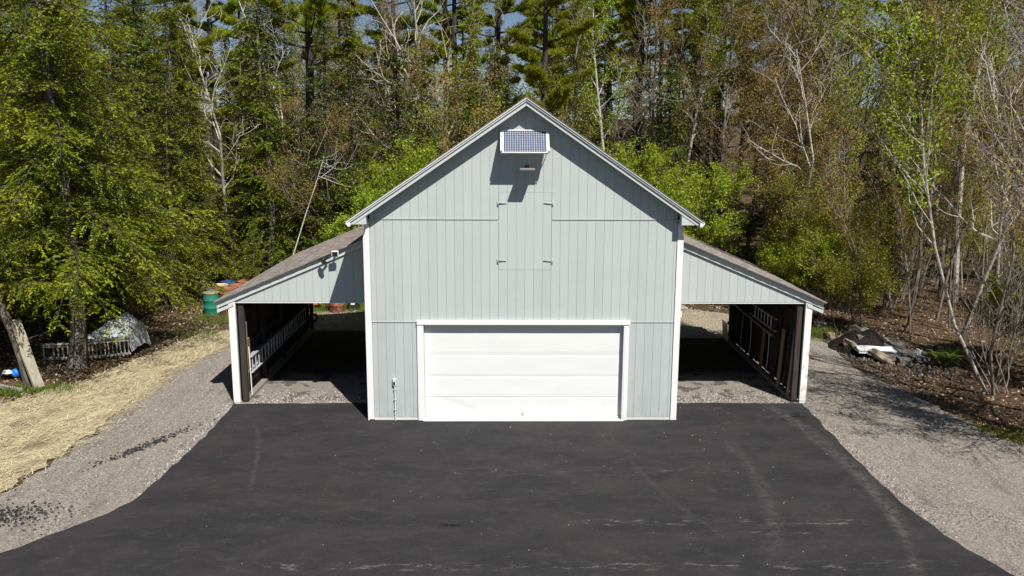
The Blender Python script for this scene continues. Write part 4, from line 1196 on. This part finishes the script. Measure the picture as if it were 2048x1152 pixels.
PROTO = {
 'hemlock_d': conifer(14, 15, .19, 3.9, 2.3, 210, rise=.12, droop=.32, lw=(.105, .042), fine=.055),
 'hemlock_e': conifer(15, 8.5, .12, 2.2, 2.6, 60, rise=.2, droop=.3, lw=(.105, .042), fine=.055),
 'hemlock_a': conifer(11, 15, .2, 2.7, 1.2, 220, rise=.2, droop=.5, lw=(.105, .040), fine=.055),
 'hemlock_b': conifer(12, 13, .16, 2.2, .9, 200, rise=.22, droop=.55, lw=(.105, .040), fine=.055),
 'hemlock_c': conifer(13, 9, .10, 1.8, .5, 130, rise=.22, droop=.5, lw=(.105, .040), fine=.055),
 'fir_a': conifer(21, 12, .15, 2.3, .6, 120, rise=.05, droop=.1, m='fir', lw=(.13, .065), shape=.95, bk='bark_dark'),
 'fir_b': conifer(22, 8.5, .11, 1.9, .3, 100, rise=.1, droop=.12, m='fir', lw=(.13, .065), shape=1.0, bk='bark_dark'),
 'pine_a': whitepine(31, 21, .25, 9.5, 30, 3.8),
 'pine_b': whitepine(32, 18, .20, 8.0, 24, 3.2),
 'pine_c': whitepine(33, 13, .13, 6.5, 16, 2.3, 12),
 'maple_a': broadleaf(41, 6.5, .055, 3, .8, (13, 6, 4), .11, 10, 'young', stems=2, cluster=.10),
 'maple_b': broadleaf(42, 5.0, .045, 3, .8, (11, 6, 4), .11, 10, 'young', stems=3, cluster=.10),
 'aspen': broadleaf(43, 11, .042, 3, .6, (18, 5, 3), .10, 6, 'young', bk='bark_pale', first=.38, cluster=.15, lenf=.30),
 'olive_a': broadleaf(44, 4.2, .022, 3, .75, (9, 5, 3), .085, 7, 'olive', stems=4, cluster=.13),
 'olive_b': broadleaf(45, 7.5, .045, 3, .75, (14, 5, 3), .09, 7, 'olive', stems=2, cluster=.16),
 'bud_a': broadleaf(51, 14, .20, 4, .75, (12, 6, 4, 3), .07, 5, 'bud', bk='bark', first=.25, cluster=.14, up=.5),
 'bud_b': broadleaf(52, 11, .10, 4, .8, (12, 6, 4, 3), .07, 5, 'bud', bk='twig', first=.2, cluster=.14, up=.6),
 'bud_c': broadleaf(53, 7.5, .06, 4, .75, (10, 5, 3, 3), .07, 5, 'bud', bk='twig', stems=2, first=.2, cluster=.14, up=.5),
 'bare_a': broadleaf(61, 10.5, .07, 3, .8, (14, 5, 3), 0, 0, bk='bark_pale', first=.3, wob=.22, up=.25, lenf=.34),
 'bare_d': broadleaf(66, 11, .075, 3, .75, (16, 6, 4), 0, 0, bk='twig', first=.25, wob=.22, up=.35, lenf=.36),
 'bare_b': broadleaf(62, 6.5, .05, 3, 1.1, (8, 3, 2), 0, 0, bk='bark_pale', first=.8, wob=.16, up=.05, lenf=.6),
 'bare_c': broadleaf(63, 3.2, .013, 3, .6, (7, 4, 2), 0, 0, bk='twig', stems=4, first=.2, up=.6),
 'pole_a': broadleaf(71, 14, .085, 3, .8, (20, 5, 3), .075, 4, 'bud', bk='bark', first=.38, cluster=.14, up=.5, lenf=.2, wob=.1),
 'pole_b': broadleaf(72, 12, .065, 3, .75, (18, 5, 3), .085, 4, 'olive', bk='twig', first=.3, cluster=.15, up=.5, lenf=.2, wob=.11),
 'pole_c': broadleaf(73, 10, .05, 3, .7, (20, 5, 3), .075, 3, 'bud', bk='twig', first=.25, cluster=.13, up=.6, lenf=.22, wob=.12),
 'pole_d': broadleaf(74, 15, .10, 3, .9, (16, 5, 3), .10, 6, 'young', bk='bark_pale', first=.45, cluster=.18, up=.4, lenf=.18, wob=.1),
 'snag': broadleaf(64, 9, .14, 2, 1.0, (9, 3), 0, 0, bk='bark_tan', first=.5, wob=.13, up=.1),
}
KN = {'hemlock': ('hemlock_tree', 'tree'), 'fir': ('fir_tree', 'tree'), 'pine': ('white_pine', 'tree'), 'maple': ('young_maple', 'tree'), 'aspen': ('aspen_tree', 'tree'),
      'olive': ('leafy_sapling', 'sapling'), 'bud': ('budding_tree', 'tree'), 'bare': ('bare_tree', 'tree'), 'snag': ('dead_snag', 'tree'), 'pole': ('slender_tree', 'tree')}
DONE = {}
def tree(kind, x, y, s, label, group=None, rz=None, lean=0, laz=0, sz=None, z=None):
    fam = kind.split('_')[0]; nm, cat = KN[fam]
    if kind == 'bare_c': nm, cat = 'bare_brush', 'brush'
    zz_ = hgt(x, y) - .03 if z is None else z
    if kind in DONE: o = copy_tree(DONE[kind])
    else:
        o = thing(nm, label, cat)
        tr, cr = PROTO[kind]; link('trunk', tr, o)
        if cr: link('crown', cr, o)
        DONE[kind] = o
    o.location = (x, y, zz_); o.scale = (s, s, s if sz is None else sz)
    rz = rnd.uniform(0, 2 * PI) if rz is None else rz
    o.rotation_euler = (Matrix.Rotation(lean, 4, Vector((math.cos(laz), math.sin(laz), 0))) @ Matrix.Rotation(rz, 4, 'Z')).to_euler()
    o['label'] = label
    if group: o['group'] = group
    elif 'group' in o: del o['group']
    return o
def bx(u, y, z=3.):
    """x of the ground line that leads from the drone towards bearing u"""
    return -.545 + .0147 * (y + 19) + (u - 1024) / 1657 * ((y + 19) * .983 + (6.82 - z) * .184)

# --- trees that stand out
H_ = [
 ('hemlock_d', -13.0, 4.75, 1.05, 'big hemlock whose thick trunk stands in front of the porch railing'),
 ('hemlock_a', -16.6, 5.2, 1.0, 'tall hemlock at the far left edge behind the leaning slab'),
 ('hemlock_b', -14.9, 8.6, 1.15, 'tall hemlock behind the plastic sheet, second row at left'),
 ('hemlock_b', -14.2, 10.8, 1.0, 'hemlock with low boughs just left of the green drum'),
 ('hemlock_a', -13.6, 14.6, .98, 'tall hemlock directly behind the drum cluster'),
 ('hemlock_c', -13.4, 13.2, .95, 'small hemlock touching the left side of the drum cluster'),
 ('hemlock_b', -10.4, 16.6, 1.0, 'hemlock behind the rusty drums, above the left wing eave'),
 ('hemlock_a', -18.6, 10.5, 1.1, 'massive hemlock at the upper left corner'),
 ('fir_a', bx(655, 15.6), 15.6, .95, 'dark fir behind the upper end of the left wing roof'),
 ('fir_a', bx(712, 16.6), 16.6, .95, 'dark fir just left of the main gable eave'),
 ('fir_b', bx(792, 18), 18.0, 1.2, 'pointed dark fir rising above the bright maple left of the gable'),
 ('maple_a', bx(810, 16), 15.2, .82, 'bright green young maple peeking over the left roof slope'),
 ('maple_b', bx(745, 15), 14.6, .85, 'bright green maple low beside the left gutter'),
 ('bud_c', bx(905, 17), 17.5, 1.05, 'rust coloured budding sapling over the left roof slope'),
 ('fir_b', bx(935, 16.5), 16.5, 1.0, 'dark fir right behind the left side of the roof peak'),
 ('olive_b', bx(975, 22), 22.0, 1.15, 'pale yellow green tree behind the roof peak'),
 ('olive_b', bx(1110, 20), 20.0, 1.0, 'olive green tree just right of the roof peak'),
 ('maple_b', bx(1160, 16), 15.6, .98, 'bright green maple over the upper right roof slope'),
 ('maple_a', bx(1235, 16), 15.2, .78, 'bright green maple midway over the right roof slope'),
 ('maple_a', bx(1330, 16), 15.0, .82, 'bright green maple over the lower right roof slope'),
 ('fir_b', bx(1325, 17.5), 17.5, 1.15, 'pointed dark fir behind the maples right of the roof'),
 ('maple_b', bx(1300, 14.4), 14.4, .85, 'low bright maple nearest the right roof edge'),
 ('pine_a', bx(1000, 27), 27.0, 1.0, 'white pine trunk rising behind the roof peak'),
 ('pine_b', bx(1110, 31), 31.0, 1.0, 'dark straight pine trunk right of the peak, high crown'),
 ('pine_a', bx(1265, 27), 27.0, 1.0, 'dark pine trunk above the right roof slope'),
 ('pine_a', bx(1388, 25), 25.0, 1.1, 'thickest pine trunk behind the maples at right'),
 ('pine_a', bx(1428, 27), 27.0, .95, 'pine trunk close right of the thickest one'),
 ('pine_b', bx(1312, 30), 30.0, 1.0, 'slim pine trunk between two dark pines over the right slope'),
 ('pine_c', bx(1012, 21), 21.0, .78, 'small white pine with a bright yellow green crown above the roof peak'),
 ('pine_c', bx(395, 20), 20.0, 1.05, 'white pine with a bright yellow crown at the upper left'),
 ('pine_b', bx(445, 24), 24.0, 1.0, 'pale pine trunk right of the yellow crowned pine'),
 ('pole_d', bx(1195, 19), 19.0, .9, 'tall pale stemmed green tree between the first two maples right of the peak'),
 ('pole_b', bx(1075, 18), 18.0, 1.05, 'slender olive leaved tree rising just right of the roof peak'),
 ('pole_a', bx(1285, 19), 19.0, .95, 'straight brown leaved tree above the middle of the right roof slope'),
 ('pole_d', bx(1380, 18), 18.0, .85, 'tall pale stemmed green tree near the right gutter'),
 ('pole_b', bx(880, 19), 19.0, 1.05, 'slender olive leaved tree above the upper left roof slope'),
 ('bare_d', bx(1240, 22), 22.0, 1.15, 'bare twiggy grey tree high over the right roof slope'),
 ('bare_d', bx(985, 20), 20.0, 1.05, 'bare twiggy grey tree just left of the roof peak'),
 ('hemlock_b', bx(1150, 21), 21.0, .85, 'feathery hemlock behind the highest maple right of the peak'),
 ('hemlock_b', bx(850, 21), 21.0, .85, 'feathery hemlock behind the left roof slope'),
 ('pine_c', bx(1478, 22), 22.0, .92, 'small white pine with a bright crown above the right wing, right of the thick trunks'),
 ('pine_c', bx(1565, 27), 27.0, 1.15, 'white pine with a bright crown at upper right beside the sky gap'),
 ('pine_c', bx(1100, 25), 25.0, .98, 'white pine with a bright crown right of the roof peak'),
 ('pine_c', bx(690, 26), 26.0, 1.1, 'white pine with a bright crown above the left gutter'),
 ('pine_c', bx(500, 25), 25.0, 1.15, 'white pine with a bright crown at upper left, right of the yellow one'),
 ('pine_a', bx(1640, 31), 31.0, 1.0, 'heavy dark pine at upper right against the sky'),
 ('pine_a', bx(1545, 30), 30.0, 1.0, 'tall pine at upper right left of the heavy one'),
 ('bare_b', bx(560, 13.5), 13.5, .62, 'small pale bare tree with flat spreading branches above the left wing', None, None, 0, 0, 1.05),
 ('bare_a', bx(628, 20), 20.0, 1.2, 'slender pale bare birch left of the gable'),
 ('bare_a', bx(775, 25), 25.0, 1.45, 'crooked grey bare tree with long limbs high above the left roof'),
 ('snag', bx(862, 23), 23.0, 1.15, 'bare tan snag with peeled wood above the left roof slope'),
 ('bare_a', bx(470, 18), 18.0, 1.1, 'grey bare tree among the hemlocks left of centre'),
 ('bud_a', bx(1592, 18), 18.0, 1.05, 'broad brown budding tree with dark trunk behind the right wing'),
 ('bud_b', bx(1500, 25), 25.0, 1.15, 'brown budding tree left of the broad one at right'),
 ('bud_b', bx(1470, 19), 19.0, 1.0, 'slender budding tree above the right wing roof'),
 ('bare_a', bx(1605, 15), 15.0, 1.0, 'grey bare sapling with fan branches right of the right wing roof'),
 ('aspen', bx(1800, 12), 12.0, .95, 'thin bright leaved aspen left of the leaning one'),
 ('bare_d', 12.65, 2.05, .6, 'pale multi stemmed bare sapling at the right end of the gravel'),
 ('bare_c', 12.9, 2.25, 1.1, 'spindly brush at the foot of the pale sapling at right'),
 ('bare_c', 13.3, 2.9, 1.2, 'spindly brush behind the pale sapling at right'),
 ('pole_a', bx(1900, 14), 14.0, 1.0, 'brown budding tree behind the aspen at right'),
 ('pole_a', bx(2010, 11), 11.0, 1.0, 'brown budding tree at the upper right corner'),
 ('olive_b', bx(1660, 13), 13.4, .72, 'bushy yellow green tree beside the right wing eave'),
 ('olive_b', bx(1712, 12), 12.2, .55, 'bushy yellow green tree behind the soil mound'),
 ('maple_b', bx(1650, 11), 10.8, .62, 'low green shrub at the foot of the right wing post'),
 ('maple_b', 15.2, 4.6, .6, 'bright shrub in the shade at the right edge'),
]
for q in H_: tree(*q)
# trees beside the camera's field whose shadows fall on the right gravel
tree('bare_d', 13.5, -2.4, 1.05, 'bare twiggy tree right of the gravel drive, nearest the camera', 'trees on the near right verge')
tree('bud_c', 12.9, -3.1, 1.0, 'small budding tree on the near right verge before the bare trees', 'trees on the near right verge')
tree('bare_d', 13.9, -.5, .95, 'bare twiggy tree in the middle of the near right verge', 'trees on the near right verge')
tree('bare_a', 15.2, -.6, .95, 'bare pale tree on the near right verge of the gravel drive', 'trees on the near right verge')
tree('bare_d', 15.9, 1.6, 1.15, 'bare twiggy tree on the right verge behind the pale one', 'trees on the near right verge')
tree('hemlock_c', 16.0, -.6, 1.0, 'hemlock shading the right end of the gravel drive', 'trees on the near right verge')
o = tree('aspen', 12.55, 2.2, 1.0, 'slender leaning aspen with fresh leaves high up, above the right end of the gravel')
o.rotation_euler = (-.13, -.12, .6)
# the tilted trunk the slab leans on
o = tree('hemlock_e', -13.42, 3.05, 1.0, 'young hemlock with a tilted trunk at far left, slab leaning on it', lean=-.22, laz=0, rz=1)
o.rotation_euler = (0, -.22, 1.0)

# --- the woods
GEN = {'hemlock': 'one of the feathery hemlocks filling the woods', 'fir': 'one of the dark firs in the woods', 'pine': 'one of the tall white pines in the woods',
       'bud': 'one of the brown budding hardwoods in the woods', 'bare': 'one of the bare grey trees in the woods', 'olive': 'one of the yellow green saplings under the woods',
       'maple': 'one of the fresh green maples in the woods', 'aspen': 'one of the pale aspens in the woods'}
def zone(x, y):
    u_ = 1024 + (x + .545 - .0147 * (y + 19)) / (y + 19) * 1657
    wz = [('at far left', 150), ('behind the left hemlocks', 300), ('left of the drums', 430), ('behind the drums', 560), ('above the left wing', 700), ('by the left gutter', 800),
          ('over the left roof slope', 900), ('behind left of the roof peak', 1045), ('behind right of the roof peak', 1200), ('over the right roof slope', 1300), ('by the right gutter', 1400),
          ('above the right wing', 1480), ('over the right eave', 1560), ('behind the right wing post', 1650), ('behind the soil mound', 1730), ('behind the stone heap', 1810), ('right of the stone heap', 1890), ('left of the leaning aspen', 1970), ('at far right', 9999)]
    wz = next(a for a, b_ in wz if u_ < b_)
    row = 'nearest row' if y < 9.5 else 'next row' if y < 13.5 else 'front row' if y < 18 else 'second row back' if y < 24 else 'midway back' if y < 34 else 'deep back' if y < 52 else 'farthest back'
    return wz, row
LOOK = {'pole_a': 'tall straight brown leaved tree', 'pole_b': 'slender olive leaved tree', 'pole_c': 'thin rusty leaved tree', 'pole_d': 'tall pale stemmed green tree', 'hemlock_d': 'broad hemlock', 'hemlock_e': 'young hemlock', 'hemlock_a': 'broad feathery hemlock', 'hemlock_b': 'slim feathery hemlock', 'hemlock_c': 'small feathery hemlock', 'fir_a': 'tall dark fir', 'fir_b': 'small dark fir', 'pine_a': 'tall white pine',
        'pine_b': 'slim white pine', 'pine_c': 'small white pine', 'bud_a': 'broad brown budding tree', 'bud_b': 'slim brown budding tree', 'bud_c': 'small rusty budding tree', 'bare_a': 'bare pale grey tree',
        'bare_d': 'bare twiggy grey tree', 'bare_b': 'small bare pale tree', 'bare_c': 'bare twiggy brush', 'olive_a': 'low yellow green sapling', 'olive_b': 'tall yellow green sapling', 'maple_a': 'fresh green maple', 'maple_b': 'low green maple', 'aspen': 'pale stemmed aspen'}
NUM = {}
def generic(kind, x, y, s, side):
    wz, row = zone(x, y)
    lb = LOOK[kind] + ' ' + wz + ', ' + row
    NUM.setdefault(lb, []).append(tree(kind, x, y, s, lb, {'hemlock': 'hemlocks', 'fir': 'firs', 'pine': 'white pines', 'bud': 'budding hardwoods', 'bare': 'bare trees', 'olive': 'saplings', 'pole': 'slender trees', 'maple': 'maples', 'aspen': 'aspens'}[kind.split('_')[0]] + ' ' + wz))
occ = [(q[1], q[2]) for q in H_ if q[0].split('_')[0] in ('hemlock', 'fir', 'pine', 'bud')]
def free(x, y, d):
    return all((x - a) ** 2 + (y - b_) ** 2 > d * d for a, b_ in occ)
MIX = {'l': [('hemlock_a', 4), ('hemlock_b', 5), ('fir_a', 1.5), ('pine_b', .8), ('pole_a', 1.5), ('bare_d', 1), ('pole_c', .8)],
       'm': [('hemlock_b', 2.6), ('fir_a', 3.4), ('pine_a', 1.5), ('pine_b', 1.3), ('bud_b', .3), ('pole_a', 1.0), ('pole_b', 1.6), ('pole_d', 1.0), ('bare_d', 1.4), ('pole_c', .5)],
       'r': [('bud_b', .8), ('fir_a', 1.0), ('pine_b', 1.2), ('bare_d', 2.0), ('pole_a', 3), ('pole_b', 2.6), ('pole_c', 2.2), ('pole_d', 1.4), ('hemlock_b', .9)]}
def pick(side):
    ks = MIX[side]; t_ = rnd.uniform(0, sum(k[1] for k in ks))
    for k, w_ in ks:
        t_ -= w_
        if t_ <= 0: return k
    return ks[-1][0]
cnt = 0
for y0, y1, n, dmin in ((16.5, 25, 50, 1.5), (25, 35, 48, 2.0), (35, 50, 40, 3), (50, 75, 34, 4)):
    rnd = random.Random(int(y0 * 7) + 3); k = 0; tries = 0
    while k < n and tries < 3000:
        tries += 1
        y = rnd.uniform(y0, y1); hw = (y + 19) * .66
        x = rnd.uniform(-hw, hw)
        if not free(x, y, dmin): continue
        u_ = (x + .5) / (y + 19)
        side = 'l' if u_ < -.24 else ('m' if u_ < .26 else 'r')
        kd = pick(side)
        generic(kd, x, y, rnd.uniform(.8, 1.12), side); occ.append((x, y)); k += 1
# flanks nearer than the barn's back
for x, y, kd in ((-17.5, 14.5, 'hemlock_b'), (-20.5, 15.5, 'hemlock_a'), (-22, 8.5, 'hemlock_a'), (-19.5, 4.2, 'hemlock_b'), (-16.2, 11.8, 'hemlock_c'), (-23, 13, 'hemlock_b'),
                 (19.5, 12.5, 'pole_a'), (16.2, 14.6, 'pole_a'), (22, 9, 'pole_a'), (21, 16, 'bud_b'), (17.5, 13, 'pole_d'), (14.2, 12, 'pole_a'), (15.5, 10.5, 'pole_c'), (14.6, 7.3, 'bare_a'), (12.6, 15.6, 'bud_c'), (20.5, 4.0, 'bud_c'), (17.5, 10, 'bare_a')):
    generic(kd, x, y, rnd.uniform(.85, 1.1), 'l' if x < 0 else 'r')
# saplings and brush under the trees
for side, n, xr, yr, kinds in (('r', 44, (11.5, 23), (7, 18), ['pole_c', 'pole_b', 'bare_d', 'pole_c', 'olive_a', 'pole_b', 'bare_c', 'pole_a']),
                               ('m', 26, (-9, 11), (14.2, 22), ['olive_a', 'bud_c', 'bare_c', 'fir_b', 'hemlock_c', 'olive_a']),
                               ('l', 20, (-21, -9.5), (7, 20), ['hemlock_c', 'olive_a', 'bare_c', 'hemlock_c'])):
    k = 0; rnd = random.Random({'r': 5, 'm': 6, 'l': 8}[side])
    while k < n:
        x = rnd.uniform(*xr); y = rnd.uniform(*yr)
        if side == 'r' and (x < 12.6 and y < 9): continue
        if side == 'l' and (x > -13 and y < 13.6): continue
        kd = kinds[k % len(kinds)]
        generic(kd, x, y, rnd.uniform(.55, 1.1) * (.6 if kd in ('fir_b', 'hemlock_c') else .8 if kd[:4] == 'pole' else 1), side); k += 1
# where two alike trees share a place, say which is which
for lb, os_ in NUM.items():
    if len(os_) == 2:
        os_.sort(key=lambda o: o.location.x / (o.location.y + 19))
        os_[0]['label'] = lb + ', left of two'; os_[1]['label'] = lb + ', right of two'
    elif len(os_) > 2:
        os_.sort(key=lambda o: o.location.x / (o.location.y + 19))
        n_ = len(os_); W_ = ['', 'leftmost', 'second', 'third', 'fourth', 'fifth', 'sixth', 'seventh', 'eighth', 'ninth', 'tenth']
        for k, o in enumerate(os_):
            o['label'] = lb + ', ' + ('leftmost' if k == 0 else 'rightmost' if k == n_ - 1 else W_[min(k + 1, 10)] + ' from left')
